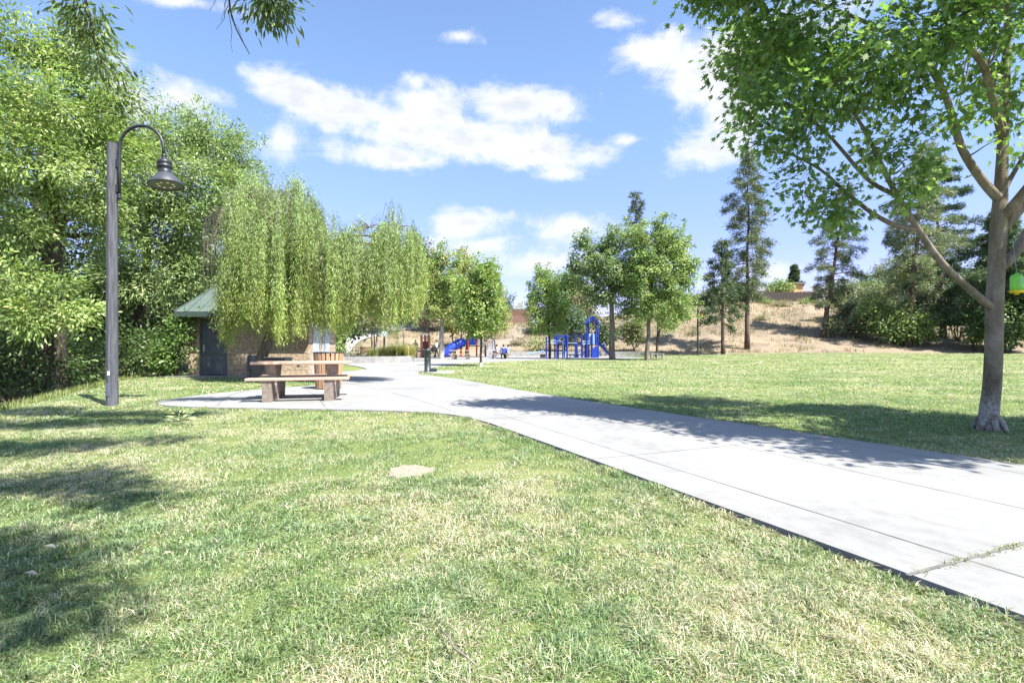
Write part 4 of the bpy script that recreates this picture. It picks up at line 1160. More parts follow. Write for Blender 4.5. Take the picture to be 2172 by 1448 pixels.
broad_tree('bank_tree', 'rounded leafy tree behind the lamp arm, left of the willow', 'tree', b1,
    [PB(300, 300, 70, 55, 21), PB(390, 290, 70, 55, 22), PB(455, 300, 70, 65, 22.5), PB(495, 350, 50, 60, 23), PB(330, 390, 90, 80, 20.5), PB(430, 400, 90, 80, 21.5), PB(300, 490, 80, 70, 20.5), PB(390, 500, 80, 70, 21.5), PB(340, 590, 80, 55, 21), PB(430, 580, 55, 60, 23), PB(240, 420, 60, 70, 21), PB(490, 440, 55, 80, 23.5), PB(250, 590, 60, 60, 21)],
    [(.18, .27, .075), (.24, .32, .10), (.13, .20, .05), (.28, .34, .12)], trunk_r=.32, fork=.25, bark=M_BARK_DARK, group='big trees on the left bank', clumps=3.0, per=92, clump_r=.25, leaf=.15, width=.056, hollow=.4, twig_share=.12, gap=.46, spray=.5)
b2 = P(60, 22)
broad_tree('bank_tree', 'shaded dark tree deep behind the other two on the left bank', 'tree', b2,
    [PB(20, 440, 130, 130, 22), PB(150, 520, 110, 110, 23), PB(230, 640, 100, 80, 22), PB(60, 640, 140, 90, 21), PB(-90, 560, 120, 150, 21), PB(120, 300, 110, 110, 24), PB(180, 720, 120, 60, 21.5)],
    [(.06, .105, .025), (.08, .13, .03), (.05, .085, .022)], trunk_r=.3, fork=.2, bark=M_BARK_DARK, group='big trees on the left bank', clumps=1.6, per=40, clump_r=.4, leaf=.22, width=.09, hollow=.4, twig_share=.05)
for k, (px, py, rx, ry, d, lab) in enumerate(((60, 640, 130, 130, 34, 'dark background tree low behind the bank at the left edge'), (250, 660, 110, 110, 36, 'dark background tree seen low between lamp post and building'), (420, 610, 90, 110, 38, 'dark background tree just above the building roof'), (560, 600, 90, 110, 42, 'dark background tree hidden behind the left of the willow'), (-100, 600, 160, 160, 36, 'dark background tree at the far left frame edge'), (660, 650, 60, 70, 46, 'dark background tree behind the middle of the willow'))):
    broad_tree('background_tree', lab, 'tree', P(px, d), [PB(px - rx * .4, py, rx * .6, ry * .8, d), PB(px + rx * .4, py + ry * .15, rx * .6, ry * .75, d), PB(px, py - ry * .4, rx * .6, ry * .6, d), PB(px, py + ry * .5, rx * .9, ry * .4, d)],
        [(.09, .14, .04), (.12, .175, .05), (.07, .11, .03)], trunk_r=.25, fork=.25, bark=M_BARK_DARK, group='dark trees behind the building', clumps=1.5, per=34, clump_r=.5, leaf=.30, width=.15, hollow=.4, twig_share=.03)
def shrub(name, label, cat, px, py, rx, ry, d, cols, rd=None, base=None, group=None, extra=(), **kw):
    blobs = [PB(px, py, rx, ry, d, rd)] + [PB(*e) for e in extra]
    c = blobs[0][0]
    zb = tz(c[0], c[1])
    root = thing(name, label, cat, (c[0], c[1], zb), group)
    mb = MB()
    for k in range(7):
        a = random.uniform(0, 6.28)
        e = Vector((c[0] + math.cos(a) * blobs[0][1][0] * .6, c[1] + math.sin(a) * blobs[0][1][1] * .6, c[2] + random.uniform(-.2, .5) * blobs[0][1][2]))
        r0 = max(.012, blobs[0][1][0] * .025)
        mb.tube(wob_path((c[0] + random.uniform(-.1, .1), c[1], zb - .1), e, 4, .06), [r0, r0 * .9, r0 * .7, r0 * .5, r0 * .3], 5)
    crown(root, blobs, cols, name='foliage', **kw)
    mb.build('stem', M_TWIG, root, True)
    return root
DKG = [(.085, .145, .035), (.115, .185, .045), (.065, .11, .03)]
shrub('bank_shrub', 'dark shaded bush at the foot of the bank at far left', 'shrub', 60, 770, 120, 75, 14.5, DKG, group='shrubs on the left bank', clumps=3, per=36, clump_r=.25, leaf=.15, width=.06, hollow=.3, extra=[(-60, 760, 100, 90, 14), (140, 790, 60, 45, 15.5)])
shrub('bank_shrub', 'dark green bush right behind the lamp post base', 'shrub', 190, 745, 80, 70, 18, DKG, group='shrubs on the left bank', clumps=3, per=34, clump_r=.25, leaf=.15, width=.06, hollow=.3, extra=[(160, 800, 60, 30, 17)])
shrub('bank_shrub', 'mid green bush between the lamp post and the climbing vine', 'shrub', 290, 745, 62, 62, 19.3, [(.08, .14, .03), (.11, .17, .04), (.06, .11, .03)], group='shrubs on the left bank', clumps=3.5, per=34, clump_r=.22, leaf=.15, width=.06, hollow=.3, extra=[(262, 770, 50, 35, 18.5)])
shrub('climbing_vine', 'bright green vine climbing the left corner of the block building', 'vine', 372, 730, 36, 62, 18.75, [(.12, .22, .03), (.16, .26, .045), (.09, .17, .03)], rd=.35, clumps=8, per=28, clump_r=.14, leaf=.12, width=.08, hollow=.4, extra=[(352, 760, 34, 40, 18.6, .35), (392, 690, 24, 34, 18.78, .2)])

# ---- weeping willow
wx, wy = P(540, 17.3).x, 17.3
wl_ = thing('weeping_willow', 'weeping willow with leaning trunk hanging over the block building', 'tree', (wx, wy, 0))
mk = MB(); skel = []
limb([P(536, 17.3, z=-.12), P(545, 17.3, py=785), P(562, 17.2, py=740), P(583, 17.1, py=690), P(607, 17.0, py=640), P(618, 16.9, py=585), P(622, 16.9, py=545)], [.24, .19, .17, .16, .14, .12, .10], 12)
limb([P(618, 16.9, py=600), P(632, 16.8, py=585), P(650, 16.7, py=560), P(640, 16.6, py=535), P(670, 16.5, py=520), P(740, 16.4, py=515), P(820, 16.3, py=520)], [.11, .10, .09, .07, .06, .05, .03], 10)
limb([P(622, 16.9, py=545), P(612, 16.7, py=490), P(618, 16.6, py=430), P(630, 16.6, py=385)], [.1, .08, .05, .02], 10)
limb([P(618, 16.8, py=520), P(575, 16.6, py=470), P(530, 16.5, py=420), P(500, 16.5, py=400)], [.08, .06, .04, .015], 8)
limb([P(612, 16.9, py=620), P(590, 16.8, py=585), P(540, 16.6, py=520), P(480, 16.4, py=450)], [.07, .05, .035, .012], 8)
limb([P(700, 16.5, py=518), P(730, 16.3, py=505), P(780, 16.1, py=500), P(840, 16.0, py=508)], [.04, .035, .03, .012], 8)
limb([P(615, 16.9, py=560), P(600, 16.1, py=520), P(580, 15.6, py=450), P(560, 15.4, py=420)], [.06, .05, .035, .012], 8)
def strands(n, fn, leafn):
    """fn gives (start, bottom z); hanging shoots with narrow leaves"""
    pos, ax, nor, cl = [], [], [], []
    for _ in range(n):
        st, zb, cb, bf_ = fn()
        L = st[2] - zb
        if L < .3: continue
        out = np.array([st[0] - cb[0], st[1] - cb[1], 0]); out = out / (np.linalg.norm(out) + 1e-6)
        k = max(6, int(L * leafn))
        t = np.sort(rng.random(k))
        sway = (rng.random(2) - .5) * .22
        arch = .25 * np.minimum(t * L / .5, 1)[:, None] * out[None, :] * rng.random()
        pts = np.array(st)[None] + arch + np.stack([sway[0] * t ** 1.5 + .03 * np.sin(t * 9 + rng.random() * 6), sway[1] * t ** 1.5 + .03 * np.sin(t * 8 + rng.random() * 6), -t * L], 1)
        a_ = rng.random(k) * 6.28
        pos.append(pts + rng.normal(size=(k, 3)) * .015)
        ax.append(np.stack([np.cos(a_) * .45, np.sin(a_) * .45, -1.0 + .5 * rng.random(k)], 1))
        nor.append(rand_dirs(k) + out[None] * .4)
        sc = pick_colors(WCOL, 1, .15) * bf_
        yel = np.array([1.0 + .25, 1.0 + .12, .8])[None] ** (t[:, None] * 1.0)
        cl.append(np.clip(sc * (1 + (rng.random((k, 1)) - .5) * .45) * yel, 0, .8))
    return np.concatenate(pos), np.concatenate(ax), np.concatenate(nor), np.concatenate(cl)
WCOL = [(.29, .41, .125), (.35, .47, .155), (.23, .33, .115), (.39, .47, .21), (.33, .385, .22)]
# domes: px centre, py top, half-width px, drop at the rim px, depth, half-depth, bottom px
DOMES = [(528, 395, 38, 50, 16.6, .6, 690), (545, 385, 60, 40, 16.9, .8, 705), (620, 385, 55, 60, 16.6, .9, 700), (595, 420, 90, 70, 16.2, .9, 690), (660, 470, 55, 70, 16.6, .8, 690), (526, 450, 42, 80, 16.3, .7, 690),
         (720, 490, 55, 50, 16.4, .8, 680), (785, 462, 65, 45, 16.4, .8, 690), (840, 462, 48, 40, 16.3, .7, 690), (800, 510, 85, 70, 16.0, .7, 685), (700, 480, 50, 60, 16.3, .7, 690), (690, 455, 36, 60, 16.6, .6, 690), (560, 520, 90, 50, 15.9, .6, 690)]
WGT = np.array([1.0, 1.2, 1.3, 1.3, 1.0, .9, 1.0, 1.2, 1.2, 1.2, .9, .6, .7]); WGT /= WGT.sum()
def wstart():
    i = int(rng.choice(len(DOMES), p=WGT))
    px, pt, hw, drop, d, hd, pb = DOMES[i]
    a_ = rng.random() * 6.28; r_ = math.sqrt(rng.random())
    if rng.random() < .35: r_ = .85 + .2 * rng.random()
    d -= .65
    dd = d + math.sin(a_) * r_ * hd
    cx = px + math.cos(a_) * r_ * hw
    py = pt + drop * r_ ** 2 + rng.normal() * 14
    st = P(cx, dd, py=py)
    edge = 18 * math.sin(cx * .055) + 12 * math.sin(cx * .13 + 1)
    end = pb + edge + rng.normal() * 14
    if rng.random() < .55: end = py + (end - py) * (.25 + .7 * rng.random())
    if rng.random() < .04: end += 25
    c_ = P(px, d, py=pt)
    return (st.x, st.y, st.z), CAM_H + (735 - end) / FPX * dd, (c_.x, c_.y, c_.z)
BUND = []
def wbundle():
    if len(BUND) < 520:
        b_ = wstart(); BUND.append((b_, rng.random())); 
    (st, zb, cb), q_ = BUND[int(rng.integers(0, len(BUND)))] if len(BUND) >= 520 else BUND[-1]
    j = rng.normal(size=2) * .085
    L = st[2] - zb
    return (st[0] + j[0], st[1] + j[1], st[2] + rng.normal() * .12), zb + abs(rng.normal()) * .12 * L, cb, .5 + .72 * q_
pos, ax_, nor, cl = strands(6800, wbundle, 24)
nW = len(pos)
V, F, C = leaf_cloud(pos, ax_, nor, .10 * (.6 + .8 * rng.random(nW)), .0145 * (.7 + .7 * rng.random(nW)), T_RHOMB, cl)
WV, WF, WC = V, F, C
# loose shoots arching over the top
pos2, ax2, nor2, cl2 = [], [], [], []
for k in range(34):
    st_, zb_, cb_, _q = *wstart(), 0
    if st_[2] < 4.6: continue
    a_ = random.uniform(0, 6.28); up_ = random.uniform(.25, .6); rd_ = random.uniform(.3, .6)
    p0 = Vector(st_); p1 = p0 + Vector((math.cos(a_) * rd_ * .5, math.sin(a_) * rd_ * .3, up_)); p2 = p0 + Vector((math.cos(a_) * rd_ * 1.2, math.sin(a_) * rd_ * .6, up_ * .6)); p3 = p2 + Vector((math.cos(a_) * .1, 0, -random.uniform(.4, .9)))
    mk.tube([p0, p0.lerp(p1, .6), p1, p1.lerp(p2, .6) + Vector((0, 0, .05)), p2, p3], [.006, .005, .005, .004, .003, .002], 4, cap=False)
    for j in range(46):
        t = random.random()
        q_ = p1.lerp(p2, t * 2) if t < .5 else p2.lerp(p3, t * 2 - 1)
        pos2.append(tuple(q_ + Vector((random.uniform(-.03, .03), random.uniform(-.03, .03), -.02)))); ax2.append((random.uniform(-.4, .4), random.uniform(-.4, .4), -1))
n2 = len(pos2)
V, F, C = leaf_cloud(np.array(pos2), np.array(ax2), rand_dirs(n2), .09 * (.6 + .8 * rng.random(n2)), np.full(n2, .014), T_RHOMB, pick_colors(WCOL, n2, .3) * .8)
np_mesh('crown', np.concatenate([WV, V]), np.concatenate([WF, F + len(WV)]), M_LEAF, wl_, np.concatenate([WC, C]))
# bare shoots: the grey ones at the left, thin wisps over the top
for k in range(26):
    px0 = random.uniform(425, 470); st = P(random.uniform(470, 500), 16.5, py=random.uniform(440, 470)); e = P(px0, 16.4, py=random.uniform(560, 645))
    mid_ = P(px0 + 6, 16.45, py=random.uniform(445, 475))
    mk.tube([st, st.lerp(mid_, .6) + Vector((0, 0, .12)), mid_, mid_.lerp(e, .5) + Vector((-.04, 0, 0)), e], [.008, .007, .006, .005, .003], 4, cap=False)
for k in range(240):
    st_, zb_, cb_ = wstart()
    s = Vector(st_); c_ = Vector(cb_); c_.z -= .3
    mk.tube(wob_path(c_, s, 4, .08, .1), [.012, .01, .008, .006, .004], 4, cap=False)
    e = s.lerp(Vector((s.x, s.y, zb_)), .55)
    mk.tube(wob_path(s, e, 3, .02), [.004, .004, .003, .002], 3, cap=False)
mk.build('trunk', material('willow_bark', (.20, .165, .14), .95, .55, 6, 1.0, 20, stretch=(1, 1, .3)), wl_, True)

# ================================================================== PLANTS: MIDDLE AND FAR
MAPLE_MID = [(.20, .31, .06), (.25, .35, .07), (.14, .235, .045), (.29, .34, .09)]
MID = dict(leaf=.18, width=.12, hollow=.25, twig_share=.10, gap=.47, bright=.38, spray=.66)
GT = 'park trees round the play area'
broad_tree('young_tree', 'small bright green tree with thin trunk standing alone at the lawn corner', 'tree', P(1020, 28.5),
    [PB(1015, 580, 26, 34, 28.5), PB(1000, 625, 30, 36, 28.3), PB(1038, 615, 28, 46, 28.6), PB(1018, 660, 40, 36, 28.4), PB(1045, 672, 28, 34, 28.7), PB(990, 672, 26, 28, 28.3), PB(1015, 700, 26, 16, 28.4), PB(1040, 570, 10, 20, 28.6)],
    MAPLE_MID, trunk_r=.075, fork=.32, bark=M_BARK_DARK, group=GT, clumps=4.2, per=44, clump_r=.13, leaf=.15, width=.10, hollow=.25, twig_share=.15, spray=.42, gap=.40)
tk = MB().lathe(P(1020, 28.5) - Vector((0, 0, .05)), [(.09, 0), (.09, .25)], 12).build('trunk_guard', M_WHITE, [o for o in bpy.data.objects if o.name == 'young_tree'][0])
broad_tree('leafy_tree', 'green tree with pale trunk behind the trellis posts, right of the willow', 'tree', P(936, 46),
    [PB(935, 540, 26, 30, 46), PB(925, 575, 30, 34, 46), PB(950, 590, 34, 34, 46), PB(918, 620, 28, 34, 45.5), PB(950, 640, 40, 26, 45.5), PB(925, 660, 34, 24, 45.5), PB(965, 560, 12, 20, 46.5), PB(975, 640, 24, 20, 45.5)],
    [(.21, .31, .06), (.27, .35, .075), (.15, .24, .045), (.33, .32, .10)], trunk_r=.24, fork=.35, bark=material('bark_pale', (.42, .38, .33), .9, .4, 5, .6, 20), group=GT, clumps=2.1, per=66, clump_r=.20, **MID)
broad_tree('leafy_tree', 'yellow green tree behind the small lawn tree, tips tinged brown', 'tree', P(990, 52),
    [PB(985, 560, 20, 30, 52), PB(1000, 600, 30, 36, 52), PB(975, 610, 28, 36, 51.5), PB(1030, 590, 22, 40, 52.5), PB(1050, 640, 26, 40, 52), PB(1000, 650, 36, 30, 51.5), PB(1060, 680, 22, 26, 52), PB(1030, 690, 30, 22, 52)],
    [(.26, .34, .07), (.31, .35, .09), (.19, .28, .055), (.40, .31, .13)], trunk_r=.2, fork=.3, group=GT, clumps=2.2, per=70, clump_r=.22, **MID)
broad_tree('leafy_tree', 'pointed green tree left of the blue climbing frame', 'tree', P(1166, 45),
    [PB(1150, 590, 14, 22, 45), PB(1140, 620, 24, 28, 45), PB(1165, 615, 22, 34, 45), PB(1132, 655, 22, 28, 45), PB(1165, 660, 34, 32, 45), PB(1150, 692, 32, 18, 45), PB(1190, 650, 16, 26, 45.2), PB(1185, 688, 22, 18, 45)],
    MAPLE_MID, trunk_r=.13, fork=.3, bark=M_BARK_DARK, group=GT, clumps=2.6, per=56, clump_r=.18, **MID)
broad_tree('leafy_tree', 'broad grey green tree right behind the tower slide', 'tree', P(1299, 42.5),
    [PB(1240, 510, 22, 30, 42.5), PB(1225, 560, 22, 34, 42.5), PB(1262, 555, 38, 40, 42.2), PB(1300, 520, 36, 36, 42.5), PB(1330, 490, 20, 22, 43), PB(1305, 580, 44, 44, 42), PB(1245, 600, 34, 30, 42.3), PB(1285, 625, 44, 28, 42), PB(1330, 600, 30, 44, 42.4), PB(1215, 590, 16, 22, 43), PB(1330, 650, 26, 22, 42.4)],
    [(.165, .25, .085), (.21, .29, .11), (.12, .19, .06), (.24, .30, .13)], trunk_r=.27, fork=.42, group=GT, clumps=2.1, per=66, clump_r=.19, **MID)
broad_tree('leafy_tree', 'tallest broad green tree with slender grey trunk near the lawn edge', 'tree', P(1372, 41),
    [PB(1385, 465, 18, 24, 41), PB(1408, 480, 14, 26, 41), PB(1370, 500, 32, 34, 41), PB(1410, 520, 38, 36, 41), PB(1440, 510, 22, 30, 41.3), PB(1380, 560, 42, 40, 40.7), PB(1430, 570, 42, 42, 41), PB(1355, 600, 34, 38, 40.7), PB(1455, 600, 26, 40, 41.2), PB(1405, 620, 48, 34, 40.6), PB(1370, 655, 36, 26, 40.7), PB(1440, 650, 36, 30, 41), PB(1350, 540, 24, 34, 41), PB(1462, 560, 20, 30, 41.3), PB(1415, 680, 26, 14, 41)],
    [(.20, .30, .07), (.25, .34, .085), (.14, .225, .05), (.29, .35, .11)], trunk_r=.19, fork=.3, group=GT, clumps=2.2, per=66, clump_r=.19, **MID)
broad_tree('leafy_tree', 'smaller twin-stemmed tree behind the slender grey trunk', 'tree', P(1392, 51),
    [PB(1395, 640, 34, 30, 51), PB(1430, 660, 26, 26, 51.5), PB(1370, 665, 24, 22, 51), PB(1415, 690, 22, 12, 51)],
    MAPLE_MID, trunk_r=.13, fork=.4, bark=M_BARK_DARK, group=GT, stems=2, clumps=2.6, per=22, clump_r=.34, **MID)
# behind the play area, on the foot of the slope
SG = 'shrubs and trees on the slope'
FAR_L = dict(clumps=2.4, per=26, clump_r=.42, leaf=.32, width=.2, hollow=.35)
def sh(label, px, py, rx, ry, d, cols, **kw):
    k = dict(FAR_L); k.update(kw)
    return shrub('shrub', label, 'shrub', px, py, rx, ry, d, cols, group=SG, **k)
GREY = [(.15, .175, .085), (.19, .21, .11), (.12, .14, .07)]
BLUEG = [(.095, .16, .085), (.13, .19, .11), (.07, .12, .06)]
BRIT = [(.19, .27, .06), (.24, .32, .08), (.14, .215, .05)]
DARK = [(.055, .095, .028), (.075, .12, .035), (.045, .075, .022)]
sh('blue green bushy shrub behind the pointed tree', 1204, 680, 30, 38, 60, BLUEG, extra=[(1185, 660, 20, 30, 60), (1222, 690, 18, 22, 60)])
sh('olive brown rounded shrub above the blue tower, upper one', 1238, 640, 26, 22, 68, [(.20, .19, .10), (.24, .22, .12), (.16, .15, .07)])
sh('olive rounded shrub above the blue tower, lower one', 1243, 664, 26, 22, 65, [(.19, .19, .09), (.22, .22, .10), (.14, .14, .06)])
sh('dark green shrub between the tower slide and the tree trunks', 1282, 700, 22, 34, 58.5, DARK)
sh('olive shrub low on the slope right of the slide', 1345, 700, 20, 26, 60, [(.13, .16, .05), (.17, .18, .07), (.10, .12, .04)])
sh('low green weedy shrub on the bare slope left of the climbing frame', 1140, 726, 16, 9, 59, BRIT)
broad_tree('leafy_tree', 'bright green tree on the slope behind the broad grey green tree', 'tree', P(1195, 72),
    [PB(1195, 600, 26, 36, 72), PB(1215, 620, 24, 36, 72), PB(1180, 630, 16, 20, 72)], BRIT, trunk_r=.2, group=GT, **FAR_L)
# left background under and behind the willow
broad_tree('background_tree', 'dark green tree at the plaza edge below the willow curtain', 'tree', P(728, 44),
    [PB(725, 660, 36, 40, 44), PB(750, 690, 30, 26, 44), PB(700, 690, 30, 36, 43), PB(735, 610, 40, 40, 45)], DARK, trunk_r=.2, group=GT, **FAR_L)
broad_tree('background_tree', 'dark tall tree up the slope behind the willow', 'tree', P(850, 78),
    [PB(830, 580, 50, 46, 78), PB(880, 560, 40, 50, 78), PB(860, 620, 46, 26, 77), PB(790, 600, 40, 40, 78)], DARK, trunk_r=.3, group=GT, **FAR_L)
broad_tree('background_tree', 'dark green tree on the slope behind the pale trunk', 'tree', P(905, 72),
    [PB(905, 620, 40, 36, 72), PB(945, 650, 40, 30, 72), PB(980, 650, 30, 24, 73), PB(900, 580, 30, 30, 73)], DARK, trunk_r=.3, group=GT, **FAR_L)
broad_tree('background_tree', 'mid green tree up the slope left of the hill path', 'tree', P(770, 66),
    [PB(760, 620, 44, 40, 66), PB(720, 640, 40, 40, 65), PB(690, 620, 40, 50, 64), PB(800, 640, 34, 22, 67)], [(.08, .13, .04), (.10, .155, .05), (.06, .10, .03)], trunk_r=.3, group=GT, **FAR_L)
sh('bright green shrub beside the block building', 700, 705, 24, 34, 25.5, BRIT, clumps=6, per=26, clump_r=.16, leaf=.14, width=.09, extra=[(712, 728, 18, 18, 25.5), (697, 672, 18, 20, 25.6)])
sh('dull purple brown shrub beside the willow right edge', 905, 668, 18, 20, 60, [(.22, .17, .16), (.26, .20, .18), (.18, .14, .12)])
sh('yellow green shrub on the slope above the blue slide', 965, 692, 22, 12, 63, [(.24, .24, .06), (.20, .21, .06)])
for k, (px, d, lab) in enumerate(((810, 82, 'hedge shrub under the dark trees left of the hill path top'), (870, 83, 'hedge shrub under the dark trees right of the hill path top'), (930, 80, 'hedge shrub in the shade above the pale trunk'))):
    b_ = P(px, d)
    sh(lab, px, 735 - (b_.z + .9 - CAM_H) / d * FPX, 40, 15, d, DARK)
# small trees in and near the planter
broad_tree('young_tree', 'slim multi stemmed young tree in the concrete planter', 'tree', P(793, 37, z=.4),
    [PB(795, 690, 24, 18, 37), PB(775, 680, 20, 18, 37), PB(812, 675, 20, 20, 37), PB(790, 665, 22, 18, 37)], [(.10, .13, .05), (.13, .16, .06), (.16, .12, .06)], trunk_r=.07, fork=.4, stems=3, group=GT, clumps=3.4, per=16, clump_r=.26, leaf=.18, width=.1, twig_share=.4)
broad_tree('young_tree', 'nearly bare young tree with pale branches by the pale picnic table', 'tree', P(857, 50),
    [PB(850, 690, 20, 12, 50), PB(868, 680, 18, 14, 50), PB(838, 680, 12, 12, 50)], [(.20, .17, .12), (.15, .17, .08)], trunk_r=.07, fork=.45, bark=material('bark_pale', None), group=GT, clumps=.9, per=8, clump_r=.3, leaf=.16, width=.1, twig_share=1.0)

# ---- conifers
def conifer(name, label, base, top, trunk_r, first, shape, cols, nbr=60, droop=.1, tufts=7, tl=.38, tw=.07, per=9, group='conifers on the slope', bark=None, sweep=0.0, tr=.16):
    base, top = Vector(base), Vector(top)
    root = thing(name, label, 'conifer', base, group)
    mb = MB()
    H = (top - base).length
    path = []
    for i in range(11):
        t = i / 10
        q_ = base.lerp(top, t) + Vector((random.uniform(-1, 1), random.uniform(-1, 1), 0)) * trunk_r * .35 * (0 < i < 10)
        path.append(q_)
    path[0] = path[0] - Vector((0, 0, .3))
    rad = [trunk_r * (1.25 if i == 0 else 1 - .93 * i / 10) for i in range(11)]
    mb.tube(path, rad, 9)
    tc_, td = [], []
    ga = random.uniform(0, 6)
    for k in range(nbr):
        t = first + (1 - first) * (max(0, k + random.uniform(-.4, .4)) / nbr) ** .9
        t = min(max(t, first), .985)
        i = min(9, int(t * 10)); p0 = path[i].lerp(path[i + 1], t * 10 - i)
        ga += 2.4 + random.uniform(-.4, .4)
        L = np.interp((t - first) / (1 - first), *zip(*shape)) * random.uniform(.35, 1.2)
        d_ = Vector((math.cos(ga), math.sin(ga), 0))
        e = p0 + d_ * L + Vector((0, 0, (-droop + random.uniform(-.22, .16)) * L + sweep * L * t))
        m_ = p0.lerp(e, .5) + Vector((0, 0, .08 * L))
        r0 = min(trunk_r * .3 * (1 - t) + .012, .07)
        mb.tube([p0, p0.lerp(m_, .55) + Vector((0, 0, .03 * L)), m_, m_.lerp(e, .55), e], [r0, r0 * .8, r0 * .6, r0 * .4, r0 * .15], 4, cap=False)
        nt = max(3, int(tufts * 2.7 * (L / 2.0 + .35)))
        for j in range(nt):
            s = random.uniform(.25, 1.0) ** .75
            c_ = (p0.lerp(m_, s * 2) if s < .5 else m_.lerp(e, s * 2 - 1))
            w_ = (1.05 - s) * L * .32
            c_ = c_ + Vector((random.uniform(-w_, w_), random.uniform(-w_, w_), random.uniform(-.16, .08) * L * .6))
            tc_.append(tuple(c_)); td.append((d_.x, d_.y, -droop * .6))
    c = np.array(tc_); dd = np.array(td)
    m_ = rng.integers(int(per * .8), int(per * 1.9), len(c))
    idx = np.repeat(np.arange(len(c)), m_); n = len(idx)
    pos = c[idx] + rng.normal(size=(n, 3)) * tr * np.array([1, 1, .85])
    axis = dd[idx] * .7 + rand_dirs(n) * .8 + np.array([0, 0, -.1 - droop])
    cc_ = pick_colors(cols, len(c), .25)
    col = cc_[idx] * (1 + (rng.random((n, 1)) - .5) * .4)
    V, F, C = leaf_cloud(pos, axis, rand_dirs(n) + np.array([0, 0, .5]), tl * (.6 + .7 * rng.random(n)), np.full(n, tw), T_RHOMB, col)
    np_mesh('crown', V, F, M_NEEDLE, root, C)
    mb.build('trunk', bark or M_BARK_PINE, root, True)
    return root
PINE = [(.13, .17, .085), (.17, .205, .105), (.095, .13, .065), (.21, .225, .12)]
DFIR = [(.065, .10, .05), (.085, .125, .06), (.12, .16, .075)]
conifer('pine_tree', 'tall open pine with straight trunk, tallest on the slope beside the fence', P(1585, 57), P(1588, 57.5, py=318), .27, .26, [(0, 2.0), (.15, 3.2), (.45, 2.6), (.75, 1.9), (1, .35)], PINE, nbr=74, droop=.16, tufts=7, per=10, tl=.42, tw=.06, tr=.22)
conifer('fir_tree', 'short dark fir with drooping lower boughs left of the tall open pine', P(1534, 54), P(1531, 54, py=506), .20, .27, [(0, 2.5), (.2, 2.6), (.6, 1.7), (1, .25)], DFIR, nbr=46, droop=.26, tufts=6, per=8, tl=.36, tw=.09)
conifer('pine_tree', 'leaning pine with bare lower trunk in the middle of the dry slope', P(1744, 61), P(1797, 61.5, py=390), .32, .20, [(0, 2.3), (.25, 3.0), (.6, 2.7), (1, .5)], PINE, nbr=72, droop=.14, tufts=7, per=8, tl=.44, tw=.055)
conifer('pine_tree', 'big bushy pale pine behind the maple branch', P(1925, 56), P(1962, 57, py=300), .34, .24, [(0, 3.4), (.25, 4.2), (.6, 3.2), (.85, 2.0), (1, .4)], [(.20, .25, .13), (.26, .30, .16), (.15, .195, .10), (.30, .32, .18)], nbr=88, droop=.12, tufts=7, per=9, tl=.44, tw=.06, tr=.2)
conifer('cedar_tree', 'blue green cedar with long level boughs just left of the maple trunk', P(2000, 60), P(1985, 60, py=330), .34, .14, [(0, 4.4), (.4, 4.6), (.75, 4.2), (1, .6)], [(.06, .10, .055), (.08, .125, .07)], nbr=64, droop=.05, sweep=.18, tufts=9, per=8, tl=.40, tw=.07, tr=.10)
conifer('cedar_tree', 'dark spreading cedar behind the maple trunk at the right edge', P(2125, 52), P(2130, 52, py=440), .32, .12, [(0, 4.2), (.4, 4.4), (.8, 2.2), (1, .4)], [(.085, .13, .065), (.12, .165, .085)], nbr=80, droop=.10, tufts=12, per=10, tl=.42, tw=.08)
conifer('redwood_tree', 'dark narrow conifer tip rising behind the two broad trees', P(1352, 66), P(1350, 66, py=405), .3, .2, [(0, 3.2), (.5, 2.4), (1, .4)], DFIR, nbr=70, droop=.12, tufts=5, per=7, tl=.5, tw=.08)
conifer('redwood_tree', 'small dark pyramid conifer behind the orange walled house', P(1686, 118), P(1685, 118, py=562), .3, .1, [(0, 2.6), (.5, 1.7), (1, .2)], DFIR, nbr=70, droop=.05, tufts=10, per=10, tl=.6, tw=.12)
conifer('redwood_tree', 'slim dark conifer behind the young lawn tree on the hilltop', P(1055, 110), P(1055, 110, py=592), .25, .1, [(0, 2.2), (.5, 1.4), (1, .2)], DFIR, nbr=60, droop=.1, tufts=9, per=9, tl=.5, tw=.11)
broad_tree('hilltop_tree', 'wispy blue green tree on the hilltop beside the brown fence', 'tree', P(1080, 96), [PB(1080, 630, 12, 14, 96), PB(1074, 648, 10, 12, 96)], BLUEG, trunk_r=.15, group='trees beyond the fences', **FAR_L)
broad_tree('hilltop_tree', 'light green garden tree beside the dark pyramid conifer', 'tree', P(1662, 98), [PB(1660, 606, 18, 12, 98), PB(1640, 612, 14, 9, 98)], BRIT, trunk_r=.15, group='trees beyond the fences', **FAR_L)
# planting along the crest
for k, (px, ry, d, cols, lab) in enumerate(((1790, 34, 80, GREY, 'grey green crest shrub just right of the board fence'), (1850, 40, 81, BRIT, 'light green crest shrub behind the pale pine left side'), (1905, 44, 80, DARK, 'dark crest shrub behind the pale pine trunk'), (1560, 26, 82, DARK, 'dark crest shrub left of the board fence'), (1510, 24, 81, GREY, 'grey green crest shrub behind the short dark fir'), (1440, 22, 82, BRIT, 'green crest shrub seen right of the tallest broad tree'))):
    b_ = P(px, d)
    sh(lab, px, 735 - (b_.z + .5 * ry / FPX * d - CAM_H) / d * FPX, 40, ry, d, cols)
